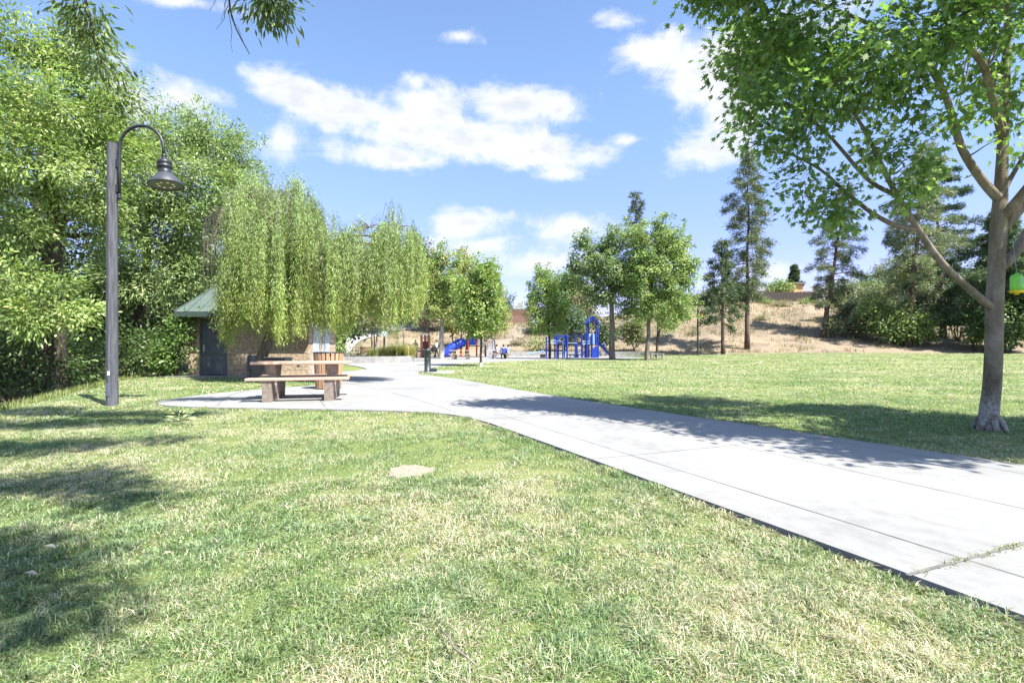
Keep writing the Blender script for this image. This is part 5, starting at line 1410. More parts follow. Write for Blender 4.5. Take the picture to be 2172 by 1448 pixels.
# low dry bushes and weeds dotted over the slope
DRYB = [(.22, .20, .11), (.27, .24, .14), (.17, .16, .08)]
for k, (px, d, rx, ry, cols, lab) in enumerate(((1100, 66, 16, 7, DRYB, 'low dry bush on the pale slope below the red brown fence'), (1128, 74, 14, 7, GREY, 'small grey green bush high on the slope below the red brown fence'), (1330, 72, 22, 14, GREY, 'grey green bush on the slope between the two broad trees'), (1420, 70, 20, 10, DRYB, 'dry bush on the slope right of the tallest broad tree'), (1470, 66, 16, 8, DRYB, 'dry tuft bush behind the distant lamp post'), (1505, 75, 18, 9, GREY, 'grey bush high on the slope behind the short fir'), (1615, 70, 12, 6, DRYB, 'small dry bush in the middle of the slope right of the tall pine'), (1655, 77, 16, 7, DRYB, 'dry bush below the board fence'), (1690, 66, 11, 5, GREY, 'tiny weed bush low on the slope left of the leaning pine'), (1712, 79, 15, 8, BRIT, 'green weedy bush under the right end of the board fence'), (1625, 80, 14, 7, BRIT, 'green weedy bush under the left end of the board fence'), (1000, 68, 22, 9, DRYB, 'dry bush on the slope above the play structure'), (1040, 74, 20, 10, BRIT, 'green bush on the slope above the ladder'))):
    b_ = P(px, d)
    sh(lab, px, 735 - (b_.z + .45 * ry / FPX * d - CAM_H) / d * FPX, rx, ry, d, cols, leaf=.22, width=.10, clump_r=.25, clumps=4)
# right hand slope planting
sh('wide light green shrub at the foot of the pale pine', 1910, 690, 62, 36, 57, BRIT, extra=[(1860, 660, 34, 30, 59), (1950, 700, 34, 26, 56)])
sh('silvery green shrub left of the maple trunk', 2032, 650, 44, 44, 58, [(.13, .16, .10), (.17, .195, .13), (.10, .125, .075)], extra=[(2000, 665, 26, 26, 58)])
sh('deep green shrub right of the maple trunk', 2140, 670, 50, 56, 51, [(.12, .20, .05), (.16, .24, .065), (.09, .15, .04)], extra=[(2185, 640, 50, 80, 51)])
sh('small yellow green shrub at the lawn edge left of the maple', 2068, 706, 24, 18, 53, BRIT)
sh('green shrub peeping left of the maple trunk foot', 2085, 690, 16, 26, 52, [(.08, .14, .03), (.11, .17, .04)])
sh('olive shrub low on the slope right of the leaning pine', 1815, 690, 30, 14, 60, [(.14, .16, .07), (.18, .19, .09)])
sh('small grey green weed bush beside the leaning pine foot', 1770, 692, 14, 12, 60.5, GREY)
sh('yellow green bush high behind the pale pine trunk', 1940, 575, 40, 34, 72, [(.26, .30, .04), (.22, .27, .04), (.18, .23, .04)])
sh('grey green shrub on the upper slope behind the leaning pine', 1845, 640, 40, 34, 70, GREY, extra=[(1800, 660, 30, 24, 68)])
sh('dark shrub on the upper slope by the silvery one', 2000, 600, 60, 50, 72, DARK)
broad_tree('background_tree', 'dense dark tree behind the cedars at the right edge', 'tree', P(2120, 66), [PB(2160, 560, 50, 60, 66), PB(2050, 630, 40, 30, 66), PB(2140, 630, 60, 44, 65)], [(.10, .16, .05), (.13, .19, .06)], trunk_r=.3, group=GT, **FAR_L)

# ================================================================== FENCES, HOUSES, WALLS
def board_fence(label, x0, x1, y, h, mat, bw=.16):
    f = thing('wooden_fence', label, 'fence', ((x0 + x1) / 2, y, tz((x0 + x1) / 2, y)))
    bo, po, ra = MB(), MB(), MB()
    x = x0
    while x < x1:
        z = tz(x, y)
        hh_ = h + random.uniform(-.03, .03)
        bo.box((x + bw / 2, y + random.uniform(-.006, .006), z + hh_ / 2 - .1), (bw - .015, .025, hh_ + .2))
        x += bw
    n_ = int((x1 - x0) / 2.4)
    for k in range(n_ + 1):
        xx = x0 + (x1 - x0) * k / n_
        MB().box((xx, y + .08, tz(xx, y) + h / 2), (.10, .10, h + .25)).build('post', mat, f)
        if k < n_:
            x2 = x0 + (x1 - x0) * (k + 1) / n_
            for q_ in (.3, h - .25): ra.tube([(xx, y + .05, tz(xx, y) + q_), (x2, y + .05, tz(x2, y) + q_)], .03, 4)
    bo.build('board', mat, f); ra.build('rail', mat, f)
    return f
M_FENCE = material('weathered_board', (.085, .07, .062), .95, .45, 3, .4, 30, stretch=(6, 1, .5))
M_FENCE_B = material('red_brown_board', (.20, .10, .07), .9, .35, 3, .4, 30, stretch=(6, 1, .5))
board_fence('weathered grey brown board fence along the top of the dry slope', 40.0, 50.2, 84.6, 1.55, M_FENCE)
board_fence('red brown board fence on the hilltop between the two green trees', -1.2, 3.2, 84.3, 2.0, M_FENCE_B)
M_STUC = material('orange_stucco', (.55, .33, .15), .9, .12, 4, .2, 40)
M_STUC2 = material('pale_stucco', (.60, .56, .50), .9, .12, 4, .2, 40)
M_TILE = material('grey_shingle', (.22, .22, .23), .9, .35, 3, .4, 20, stretch=(1, 1, 3))
def house(label, x0, x1, y0, y1, zt, rise, mat, chimney=None, win=()):
    zb = tz((x0 + x1) / 2, y0)
    hs = thing('house', label, 'house', ((x0 + x1) / 2, y0, zb), 'houses beyond the fences')
    MB().box(((x0 + x1) / 2, (y0 + y1) / 2, (zb + zt) / 2 - .3), (x1 - x0, y1 - y0, zt - zb + .6)).build('wall', mat, hs)
    r_ = MB(); ov_ = .5; xm = (y0 + y1) / 2
    r_.add([(x0 - ov_, y0 - ov_, zt), (x1 + ov_, y0 - ov_, zt), (x1 + ov_, y1 + ov_, zt), (x0 - ov_, y1 + ov_, zt), (x0 + .3 * (x1 - x0), xm, zt + rise), (x1 - .3 * (x1 - x0), xm, zt + rise),
            (x0 - ov_, y0 - ov_, zt - .2), (x1 + ov_, y0 - ov_, zt - .2), (x1 + ov_, y1 + ov_, zt - .2), (x0 - ov_, y1 + ov_, zt - .2)],
           [(0, 1, 5, 4), (1, 2, 5), (2, 3, 4, 5), (3, 0, 4), (0, 6, 7, 1), (1, 7, 8, 2), (2, 8, 9, 3), (3, 9, 6, 0), (9, 8, 7, 6)])
    rr = r_.build('roof', M_TILE, hs)
    if chimney: MB().box((chimney[0], chimney[1], zt + chimney[2] / 2), (.9, .7, chimney[2])).build('chimney', M_CONC_GREY, rr)
    for (wx_, wz_) in win:
        w_ = MB().box((wx_, y0 - .03, wz_), (1.3, .06, 1.1)).build('window', M_WHITE, hs)
        MB().box((wx_, y0 - .064, wz_), (1.1, .012, .9)).build('pane', material('dark_glass', (.03, .04, .05), .1, .2, 3), w_)
    return hs
q = P(1693, 100)
house('orange walled house top behind the board fence', P(1684, 100).x, P(1702, 100).x, 100, 106, CAM_H + (735 - 600) / FPX * 100, .35, M_STUC)
house('long pale house with grey shingle roof right of the orange one', P(1704, 103).x, P(1800, 103).x, 103, 112, CAM_H + (735 - 618) / FPX * 103, 1.6, M_STUC2, win=((62, 11.2),))
house('pale house with grey roof peeping over the fence left of the garden tree', P(1600, 105).x, P(1650, 105).x, 105, 113, CAM_H + (735 - 617) / FPX * 105, 1.7, M_STUC2)
house('white house with grey chimney behind the red brown fence', P(1080, 100).x, P(1125, 100).x, 100, 108, CAM_H + (735 - 655) / FPX * 100, .9, M_STUC2, chimney=(P(1103, 102).x, 102, 1.3))
# low concrete wall at the back of the play area
rw = MB()
rwp = [(-2.6, 57.2), (3, 57.9), (9, 58.0), (13.5, 57.4), (15.6, 56.0)]
rws = smooth_poly(rwp, 2)
rw.prism([(x, y - .12) for x, y in rws] + [(x, y + .18) for x, y in rws[::-1]], -.2, .55)
tag(rw.build('retaining_wall', M_CONC_GREY), 'low grey concrete wall between the play area and the dry slope', 'wall')
# planter with ornamental grasses
pl_out = smooth_poly([(-12.6, 33.2), (-11.2, 33.0), (-9.0, 33.2), (-7.2, 34.0), (-6.7, 35.6), (-7.4, 37.6), (-9.5, 39.2), (-12.0, 39.4), (-14.0, 37.0)], 2, True)
cen_ = Vector((-9.9, 36.2))
pl_in = [tuple(cen_ + (Vector(p_) - cen_) * .93) for p_ in pl_out]
pw = MB(); n_ = len(pl_out)
vs = [(x, y, 0.0) for x, y in pl_out] + [(x, y, .46) for x, y in pl_out] + [(x, y, .46) for x, y in pl_in] + [(x, y, .3) for x, y in pl_in]
fs = []
for i in range(n_):
    j = (i + 1) % n_
    for k in range(3): fs.append((i + k * n_, j + k * n_, j + (k + 1) * n_, i + (k + 1) * n_))
pw.add(vs, fs)
ptr = thing('planter', 'curved low concrete planter full of ornamental grasses on the plaza', 'planter', (-9.9, 36.2, .035))
pw.build('wall', M_CONC_GREY, ptr)
MB().prism(pl_in, .30, .405).build('soil', material('soil', (.07, .055, .04), .95, .4, 8, .5, 30), ptr)
for k, (px, d, h_, cols, lab) in enumerate(((868, 35.4, .75, [(.45, .42, .15), (.52, .47, .20)], 'golden fountain grass clump at the right end of the planter'), (850, 35.6, .85, [(.22, .26, .10), (.36, .35, .14)], 'green fountain grass clump second from the right end of the planter'), (832, 35.8, .8, [(.20, .22, .10), (.30, .28, .12)], 'olive fountain grass clump below the round sign'), (812, 35.6, .7, [(.19, .22, .10), (.28, .27, .13)], 'olive fountain grass clump left of the round sign post'), (790, 35.2, .55, [(.34, .34, .14), (.26, .28, .10)], 'low yellowish grass clump in front of the young planter tree'))):
    c_ = P(px, d, z=.405)
    o = tuft_mesh('grass_clump', [tuple(c_)] * 5, cols, h_ * 1.25, .03, 70, .16, None, None, kind=None, lean=.9)
    tag(o, lab, 'plant', 'ornamental grasses in the planter')
shrub('planter_shrub', 'low dark green shrub at the left end of the planter', 'shrub', 757, 751, 26, 8, 35.4, DARK, clumps=4, per=24, clump_r=.14, leaf=.14, width=.08, hollow=.3, rd=.5)
# round sign on a dark post
sq = P(815, 38.4, z=.40)
sg = thing('round_sign', 'dark post carrying a pale blue round sign above the planter', 'sign', sq)
zt = CAM_H + (735 - 722) / FPX * 38.4
MB().tube([sq - Vector((0, 0, .05)), Vector((sq.x, sq.y, zt + .25))], .07, 10).build('post', M_BLACK, sg)
MB().box((sq.x - .05, sq.y - .08, sq.z + .42), (.17, .12, .30), bev=.02).build('box', M_BLACK, sg)
sd = MB().lathe((sq.x, sq.y, zt + .50), [(.27, -.02), (.27, .02)], 28, (0, -1, 0)).build('sign_face', material('pale_blue_face', (.42, .62, .70), .4, .1, 5), sg)
MB().lathe((sq.x, sq.y - .026, zt + .50), [(.19, -.002), (.19, .004)], 24, (0, -1, 0)).build('sign_disc', material('white_face', (.75, .78, .76), .4, .1, 5), sd)
# grey domed bin and low slab
gb = P(718, 29.5)
gbt = thing('grey_bin', 'pale grey concrete litter bin with domed lid beyond the slatted bin', 'litter bin', (gb.x, gb.y, .035))
MB().lathe((gb.x, gb.y, .035), [(.30, 0), (.31, .05), (.31, .75), (.33, .76), (.33, .80)], 8).build('body', M_CONC_GREY, gbt)
MB().lathe((gb.x, gb.y, .835), [(.33, 0), (.31, .12), (.22, .26), (.08, .33), (.0, .34)], 16).build('lid', M_CONC, gbt, True)
MB().box((gb.x, gb.y - .315, .97 - .14), (.30, .05, .14)).build('opening', M_BLACK, gbt)
slb = P(886, 38.0)
tag(MB().box((slb.x, slb.y, .14), (1.6, .9, .21), bev=.02).build('concrete_slab', M_CONC_GREY), 'low concrete slab behind the drinking fountain', 'slab')
wb = P(772, 44.5)
bt = thing('park_bench', 'brown slatted bench seen between the thin trunks beyond the planter', 'bench', (wb.x, wb.y, .035))
for k in range(4): MB().box((wb.x, wb.y - .2 + k * .12, .50), (.9, .10, .04), bev=.006).build('seat_slat', M_FENCE_B, bt)
for k in range(4): MB().box((wb.x, wb.y + .28 + .02 * k, .62 + k * .13), (.9, .04, .11), bev=.006).build('back_slat', M_FENCE_B, bt)
for s_ in (-.38, .38):
    MB().box((wb.x + s_, wb.y, .26), (.06, .5, .45)).box((wb.x + s_, wb.y + .36, .62), (.06, .05, 1.0)).build('leg', M_BLACK, bt)

# ---- red trellis posts with a brown panel
rp = P(903, 47.5)
rt = thing('red_post_frame', 'frame of three salmon red posts with cross bars and a brown panel', 'frame', (rp.x, rp.y, .035))
xs = [P(894, 47.5).x, P(902, 48.2).x, P(910.5, 47.5).x]
zt = CAM_H + (735 - 710) / FPX * 47.5
M_SALM = material('salmon_paint', (.50, .17, .11), .6, .2, 4)
for x_, y_ in zip(xs, (47.5, 48.2, 47.5)):
    po = MB().tube([(x_, y_, 0), (x_, y_, zt - .05)], .105, 10).build('post', M_SALM, rt)
    MB().lathe((x_, y_, zt - .05), [(.12, 0), (.12, .06), (.06, .13), (.0, .15)], 10).build('cap', M_WHITE, po)
MB().tube([(xs[0], 47.5, zt - .25), (xs[1], 48.2, zt - .25), (xs[2], 47.5, zt - .25)], .05, 6).build('cross_bar', M_STEEL, rt)
MB().box(((xs[0] + xs[1]) / 2 + .1, 47.45, .45), (.62, .06, .82)).build('panel', material('brown_panel', (.22, .12, .08), .7, .2, 4), rt)
MB().box(((xs[0] + xs[2]) / 2, 47.7, 1.25), (.55, .05, .7)).build('inner_panel', material('dark_red_panel', (.16, .05, .045), .6, .2, 4), rt)

# ---- red and blue play structure with tube slide (left)
def deck_post(px, d, pt, mat=M_RED, r=.07, parent=None, name='post', base=.035):
    q_ = P(px, d, z=base)
    return MB().tube([q_ - Vector((0, 0, .1)), Vector((q_.x, q_.y, CAM_H + (735 - pt) / FPX * d))], r, 8).build(name, mat, parent)
D1 = 52.0
c1 = P(985, D1, z=.04)
ps = thing('play_structure', 'red and blue play structure with a blue tube slide on its left', 'play structure', c1)
s0, s1, s2 = P(976, D1 - .3, py=727), P(962, D1 - .6, py=735), P(946, D1 - 1.0, py=751)
tb = MB().tube([P(981, D1, py=726), s0, s1, s1.lerp(s2, .5) + Vector((0, 0, .12)), s2, s2 + Vector((-.5, -.1, -.05))], [.46, .46, .46, .44, .42, .38], 16)
tb.build('tube_slide', M_BLUE, ps, True)
for (px, d, pt) in ((977, D1, 718), (993, D1 - .2, 717), (1011, D1 - .2, 717), (1028, D1 + .2, 718), (977, D1 + 1.6, 719), (1011, D1 + 1.6, 719), (1030, D1 + 1.5, 732)):
    deck_post(px, d, pt, M_RED, .085, ps)
MB().box(((P(977, D1).x + P(1028, D1).x) / 2, D1 + .75, 1.15), (P(1028, D1).x - P(977, D1).x, 1.6, .08)).build('deck', M_BLACK, ps)
MB().box(((P(995, D1).x + P(1010, D1).x) / 2, D1 - .26, 1.65), (.66, .05, .80), bev=.02).build('blue_panel', M_BLUE, ps)
MB().box(((P(979, D1).x + P(992, D1).x) / 2, D1 - .05, 1.55), (.58, .05, .62), bev=.02).build('climb_panel', M_BLUE_LIGHT, ps)
MB().box(((P(1012, D1).x + P(1019, D1).x) / 2 + .1, D1 - .2, 1.60), (.40, .05, .75), bev=.02).build('pale_panel', M_WHITE, ps)
MB().box(((P(1020, D1).x + P(1028, D1).x) / 2, D1 - .1, .85), (.40, .05, 1.5), bev=.02).build('climbing_board', material('cream_panel', (.62, .56, .44), .6, .15, 5), ps)
ld = MB()
for k in range(9):
    t = k / 8
    ld.tube([P(1034, D1 - .6).lerp(P(1034, D1 - .6), 0) + Vector((t * -.1, t * .9, .2 + t * 1.45)), P(1046, D1 - .6) + Vector((t * -.1, t * .9, .2 + t * 1.45))], .025, 6)
for px in (1034, 1046): ld.tube([P(px, D1 - .6, z=.04), P(px, D1 - .6) + Vector((-.1, .9, 1.75))], .04, 6)
ld.build('ladder', M_BLUE_LIGHT, ps)
ar = MB()
for dy_ in (0, .9):
    ar.tube([P(1030, D1 + dy_, py=724), P(1036, D1 + dy_, py=715), P(1043, D1 + dy_, py=715), P(1049, D1 + dy_, py=723), P(1052, D1 + dy_, z=.05)], .06, 8)
ar.build('arch', M_BLUE, ps)
mst = P(978.5, D1 + .8, z=.05)
zt = CAM_H + (735 - 684) / FPX * D1
tp = thing('shade_toy', 'tall orange pole topped with a blue petal wheel above the play structure', 'play pole', mst)
MB().tube([mst - Vector((0, 0, .1)), Vector((mst.x, mst.y, zt))], .07, 10).build('pole', material('orange_paint', (.50, .18, .06), .5, .2, 4), tp)
pt_ = MB()
for k in range(8):
    a = 2 * math.pi * k / 8
    pt_.box((mst.x + .45 * math.cos(a), mst.y + .45 * math.sin(a), zt), (.75, .26, .05), rz=a, ry=R(14), bev=.01)
pt_.build('wheel', M_BLUE_LIGHT, tp)

# ---- blue climbing frame with gabled tower and slide (right)
D2 = 48.5
c2 = P(1215, D2, z=.04)
pb_ = thing('play_tower', 'all blue climbing frame with gable roofed tower and straight slide', 'play structure', c2)
for (px, dz_, pt) in ((1159, 0, 715), (1165, 1.4, 730), (1177, 1.6, 711), (1181.5, 0, 704), (1184, 1.5, 706), (1194, .2, 720), (1197, 1.5, 716), (1203, 0, 706), (1220.7, .3, 709), (1224, 0, 728), (1233.6, 0, 709), (1242, .4, 707), (1248, 1.5, 680), (1256, -.1, 708), (1264.5, 0, 684), (1269, 1.5, 684), (1245, 0, 684)):
    po = deck_post(px, D2 + dz_, pt, M_BLUE, .075, pb_)
ra = MB()
for (pa, pb2, py, dz_) in ((1159, 1181.5, 728, 0), (1203, 1224, 727.5, .1), (1233.6, 1256, 729, 0), (1233.6, 1256, 724, 0), (1159, 1181.5, 722, .7)):
    ra.tube([P(pa, D2 + dz_, py=py), P(pb2, D2 + dz_, py=py)], .035, 6)
ra.tube([P(1181, D2 - .2, py=725), P(1187, D2 - .3, py=722), P(1194, D2 - .2, py=726), P(1195, D2, py=757)], .035, 6)
ra.build('rail', M_BLUE_LIGHT, pb_)
st = MB()
for k in range(4): st.box(P(1188, D2 + .3 + .28 * k, z=.45 + .3 * k), (.62, .28, .06), bev=.01)
st.build('step', M_BLACK, pb_)
MB().box(P(1195.5, D2 + .6, py=714), (1.0, 1.0, .26), bev=.03).build('blue_panel', M_BLUE, pb_)
MB().box(P(1256, D2 + .75, z=1.28), (1.05, 1.5, .08)).build('deck', M_BLACK, pb_)
MB().box(P(1189, D2 + 1.1, z=1.22), (1.3, 1.0, .08)).build('deck', M_BLACK, pb_)
MB().box(P(1261.5, D2 - .08, py=749), (.55, .05, 1.0), bev=.02).build('kick_panel', M_BLUE, pb_)
MB().box(P(1256, D2 + .05, py=719), (.66, .05, 1.0), bev=.02).build('pale_panel', M_BLUE_LIGHT, pb_)
lg = MB()
for k in range(7): lg.tube([P(1236 + k * 3, D2 + .6, z=.05), P(1236 + k * 3, D2 + .6, z=1.25)], .035, 6)
lg.build('bar', M_BLUE, pb_)
gx0, gx1 = P(1243, D2).x, P(1270.5, D2).x; gxm = (gx0 + gx1) / 2
ze, za = CAM_H + (735 - 686.5) / FPX * D2, CAM_H + (735 - 671.5) / FPX * D2
gro = MB()
th = .07
gro.add([(gx0, D2 - .3, ze), (gxm, D2 - .3, za), (gxm, D2 - .3, za + th * 1.4), (gx0 - .04, D2 - .3, ze + th), (gx0, D2 + 1.8, ze), (gxm, D2 + 1.8, za), (gxm, D2 + 1.8, za + th * 1.4), (gx0 - .04, D2 + 1.8, ze + th)],
        [(0, 1, 2, 3), (7, 6, 5, 4), (0, 4, 5, 1), (3, 2, 6, 7), (0, 3, 7, 4)])
gro.add([(gx1, D2 - .3, ze), (gxm, D2 - .3, za), (gxm, D2 - .3, za + th * 1.4), (gx1 + .04, D2 - .3, ze + th), (gx1, D2 + 1.8, ze), (gxm, D2 + 1.8, za), (gxm, D2 + 1.8, za + th * 1.4), (gx1 + .04, D2 + 1.8, ze + th)],
        [(3, 2, 1, 0), (4, 5, 6, 7), (1, 5, 4, 0), (7, 6, 2, 3), (4, 7, 3, 0)])
gro.build('roof', M_BLUE, pb_)
gab = MB()
for yy in (D2 - .22, D2 + 1.7):
    gab.tube([(gx0 + .12, yy, ze - .02), (gx0 + .35, yy, ze + .22), (gxm, yy, za - .14), (gx1 - .35, yy, ze + .22), (gx1 - .12, yy, ze - .02)], .06, 6)
gab.build('arch', M_BLUE, pb_)
sl0, sl1 = P(1268, D2 + .4, z=1.95), P(1295, D2 - .1, z=.22)
sv, sf = [], []
pth = [P(1264, D2 + .4, z=1.45), P(1268, D2 + .4, z=1.40), P(1280, D2 + .2, z=.85), P(1291, D2, z=.32), P(1297, D2 - .1, z=.22)]
for q_ in pth:
    for (dy_, dz_) in ((-.34, .24), (-.30, .24), (-.27, .02), (.27, .02), (.30, .24), (.34, .24), (.30, -.05), (-.30, -.05)):
        sv.append((q_.x, q_.y + dy_, q_.z + dz_))
for i in range(len(pth) - 1):
    for k in range(8):
        a, b_ = i * 8 + k, i * 8 + (k + 1) % 8
        sf.append((a, b_, b_ + 8, a + 8))
MB().add(sv, sf).build('slide', M_BLUE, pb_)
MB().tube([P(1276, D2 + .5, z=1.15), P(1281, D2 + .5, z=1.55), P(1285, D2 + .5, z=1.1)], .035, 6).build('handrail', M_BLUE_LIGHT, pb_)
for k, px in enumerate((1209.5, 1218, 1227)):
    q_ = P(px, D2 - .8 + .3 * k, z=.04)
    t_ = thing('stepping_stool', ('dark stepping pod left of its row in the blue frame', 'dark stepping pod in the middle of its row in the blue frame', 'dark stepping pod right of its row in the blue frame')[k], 'play stool', q_, 'stepping pods')
    MB().tube([q_ - Vector((0, 0, .05)), q_ + Vector((0, 0, .26))], .05, 8).build('stem', M_BLUE_LIGHT, t_)
    MB().lathe(q_ + Vector((0, 0, .24)), [(.10, 0), (.24, .05), (.24, .10), (.0, .12)], 14).build('seat', M_BLACK, t_)
sw = P(1138, 49.5, z=.04)
ss = thing('seesaw', 'pale blue seesaw left of the blue climbing frame', 'seesaw', sw)
MB().tube([sw + Vector((-1.1, 0, .28)), sw + Vector((.75, 0, .62))], .06, 8).build('beam', M_BLUE_LIGHT, ss)
MB().box(sw + Vector((.6, 0, .18)), (.5, .35, .32), bev=.04).build('base', M_BLACK, ss)
MB().tube([sw + Vector((.62, 0, .5)), sw + Vector((.60, 0, .95)), sw + Vector((.72, 0, 1.0))], .04, 6).build('handle', M_BLUE, ss)
rkq = P(1394, 45.5)
rk = thing('low_bench', 'low grey backless bench behind the slender grey tree trunk', 'bench', rkq)
MB().box(rkq + Vector((0, 0, .42)), (1.25, .35, .06), bev=.01).build('seat', M_CONC_GREY, rk)
for k in range(3): MB().box(rkq + Vector((-.5 + .5 * k, 0, .19)), (.14, .30, .42)).build('leg', M_CONC_GREY, rk)

# ================================================================== PEOPLE
SKIN = material('skin', (.48, .30, .21), .6, .1, 10)
def cloth(name, c): return material('cloth_' + name, c, .9, .25, 12, .2, 60)
def person(label, loc, rot, pose, shirt, pants, hair=(.03, .022, .018), s=1.0):
    J = {'pelvis': (0, 0, .93), 'spine': (0, .01, 1.12), 'chest': (0, 0, 1.32), 'neck': (0, .01, 1.475), 'jaw': (0, .035, 1.555), 'skull': (0, .02, 1.66), 'nose': (0, .115, 1.60)}
    rad = {'pelvis': (.155, .115), 'spine': (.135, .10), 'chest': (.165, .115), 'neck': (.052, .055), 'jaw': (.064, .075), 'skull': (.078, .092), 'nose': (.012, .012)}
    E = [('pelvis', 'spine'), ('spine', 'chest'), ('chest', 'neck'), ('neck', 'jaw'), ('jaw', 'skull'), ('jaw', 'nose')]
    for n_, sx_ in (('l', -1), ('r', 1)):
        J['sh' + n_] = (sx_ * .185, 0, 1.40); rad['sh' + n_] = (.06, .06)
        if pose == 'walk':
            J['el' + n_] = (sx_ * .23, .06, 1.14); J['wr' + n_] = (sx_ * .20, .30, 1.05)
        elif pose == 'sit':
            J['el' + n_] = (sx_ * .25, .08, 1.15); J['wr' + n_] = (sx_ * .16, .34, 1.10)
        else:
            J['el' + n_] = (sx_ * .235, -.01, 1.13); J['wr' + n_] = (sx_ * .225, .09, .90)
        rad['el' + n_] = (.042, .042); rad['wr' + n_] = (.027, .022)
        w_ = Vector(J['wr' + n_]); dv = (w_ - Vector(J['el' + n_])).normalized()
        J['pa' + n_] = tuple(w_ + dv * .08); rad['pa' + n_] = (.036, .02)
        E += [('chest', 'sh' + n_), ('sh' + n_, 'el' + n_), ('el' + n_, 'wr' + n_), ('wr' + n_, 'pa' + n_)]
        for fk in range(4):
            off_ = Vector((.0, 0, 0)) + Vector((0, .9, .5)).normalized().cross(dv).normalized() * ((fk - 1.5) * .019)
            a_ = 'f%d%s' % (fk, n_); b_ = 'g%d%s' % (fk, n_)
            ln_ = (.06, .075, .07, .05)[fk]
            J[a_] = tuple(Vector(J['pa' + n_]) + off_ + dv * ln_ * .55); J[b_] = tuple(Vector(J['pa' + n_]) + off_ + dv * ln_ + Vector((0, .012, -.012)))
            rad[a_] = (.009, .009); rad[b_] = (.007, .007)
            E += [('pa' + n_, a_), (a_, b_)]
        J['th' + n_] = tuple(w_ + dv * .05 + Vector((-sx_ * .045, .02, 0))); rad['th' + n_] = (.010, .010); E.append(('wr' + n_, 'th' + n_))
        J['hi' + n_] = (sx_ * .095, 0, .88); rad['hi' + n_] = (.095, .10)
        if pose == 'sit':
            J['kn' + n_] = (sx_ * .12, .42, .90); J['an' + n_] = (sx_ * .12, .40, .50); J['to' + n_] = (sx_ * .12, .55, .46)
        elif pose == 'walk':
            f_ = .22 * sx_
            J['kn' + n_] = (sx_ * .10, .05 + f_ * .6, .50); J['an' + n_] = (sx_ * .10, f_ * 1.2 - .05, .09); J['to' + n_] = (sx_ * .10, f_ * 1.2 + .11, .045)
        else:
            J['kn' + n_] = (sx_ * .10, .015, .49); J['an' + n_] = (sx_ * .105, -.02, .09); J['to' + n_] = (sx_ * .12, .14, .045)
        rad['kn' + n_] = (.06, .062); rad['an' + n_] = (.042, .045); rad['to' + n_] = (.042, .03)
        E += [('pelvis', 'hi' + n_), ('hi' + n_, 'kn' + n_), ('kn' + n_, 'an' + n_), ('an' + n_, 'to' + n_)]
    names = list(J)
    dz_ = -.46 if pose == 'sit' else 0
    me = bpy.data.meshes.new('person')
    me.from_pydata([(J[n_][0] * s, J[n_][1] * s, (J[n_][2] + dz_ + (.0)) * s) for n_ in names], [(names.index(a), names.index(b_)) for a, b_ in E], [])
    o = bpy.data.objects.new('person', me); COL.objects.link(o)
    sk = o.modifiers.new('Skin', 'SKIN'); sk.use_smooth_shade = True
    for n_, v_ in zip(names, me.skin_vertices[0].data):
        v_.radius = tuple(r_ * s for r_ in rad[n_]); v_.use_root = n_ == 'pelvis'
    o.modifiers.new('Sub', 'SUBSURF').levels = 1
    dg = bpy.context.evaluated_depsgraph_get()
    nm = bpy.data.meshes.new_from_object(o.evaluated_get(dg))
    o.modifiers.clear(); o.data = nm
    for mt_ in (SKIN, shirt, pants, M_BLACK): nm.materials.append(mt_)
    seg = [(np.array(me.vertices[names.index(a)].co), np.array(me.vertices[names.index(b_)].co), b_) for a, b_ in E]
    for f_ in nm.polygons:
        c_ = np.array(f_.center); best, lab = 9, ''
        for a, b_, n_ in seg:
            ab = b_ - a; t = np.clip(np.dot(c_ - a, ab) / max(np.dot(ab, ab), 1e-9), 0, 1)
            dd_ = np.linalg.norm(c_ - a - ab * t)
            if dd_ < best: best, lab = dd_, n_
        k = lab[:2]
        f_.material_index = 1 if k in ('sp', 'ch', 'sh', 'el') else 2 if k in ('hi', 'kn', 'an') else 3 if k == 'to' else 0
        f_.use_smooth = True
    o.location = loc; o.rotation_euler.z = rot
    tag(o, label, 'person')
    hm = MB()
    zs = (1.675 + dz_) * s
    hv = []
    hm.lathe((0, -.012 * s, zs - .05 * s), [(.088 * s, -.06 * s), (.094 * s, .0), (.09 * s, .05 * s), (.06 * s, .10 * s), (.0, .115 * s)], 14)
    hmat = material('hair_%d' % int(hair[0] * 1000), hair, .7, .3, 20)
    ho = bpy.data.objects.new('hair', bpy.data.meshes.new('hair')); ho.data.from_pydata(hm.v, [], hm.f); ho.data.materials.append(hmat); ho.data.update(); COL.objects.link(ho); ho.parent = o
    ey_ = MB()
    for sx_ in (-1, 1): ey_.lathe((sx_ * .033 * s, .098 * s, (1.62 + dz_) * s), [(.0, -.008 * s), (.008 * s, 0), (.0, .008 * s)], 6)
    eo = bpy.data.objects.new('eyes', bpy.data.meshes.new('eyes')); eo.data.from_pydata(ey_.v, [], ey_.f); eo.data.materials.append(M_BLACK); eo.data.update(); COL.objects.link(eo); eo.parent = o
    return o
g0 = .035
q = P(881.5, 50); person('person standing in a grey green top and dark trousers near the red posts', (q.x, q.y, g0), R(200), 'stand', cloth('sage', (.26, .30, .22)), cloth('dark_jeans', (.025, .035, .05)))
q = P(926.5, 50.5); person('person in white top and black trousers pushing a stroller', (q.x, q.y, g0), R(80), 'walk', cloth('white', (.72, .72, .72)), cloth('black', (.02, .02, .022)))
q = P(1054, 46.2); person('person in pale clothes seated at the left end of the crowded picnic table', (q.x, q.y, g0), R(-90), 'sit', cloth('cream', (.70, .66, .62)), cloth('dark', (.03, .03, .035)))
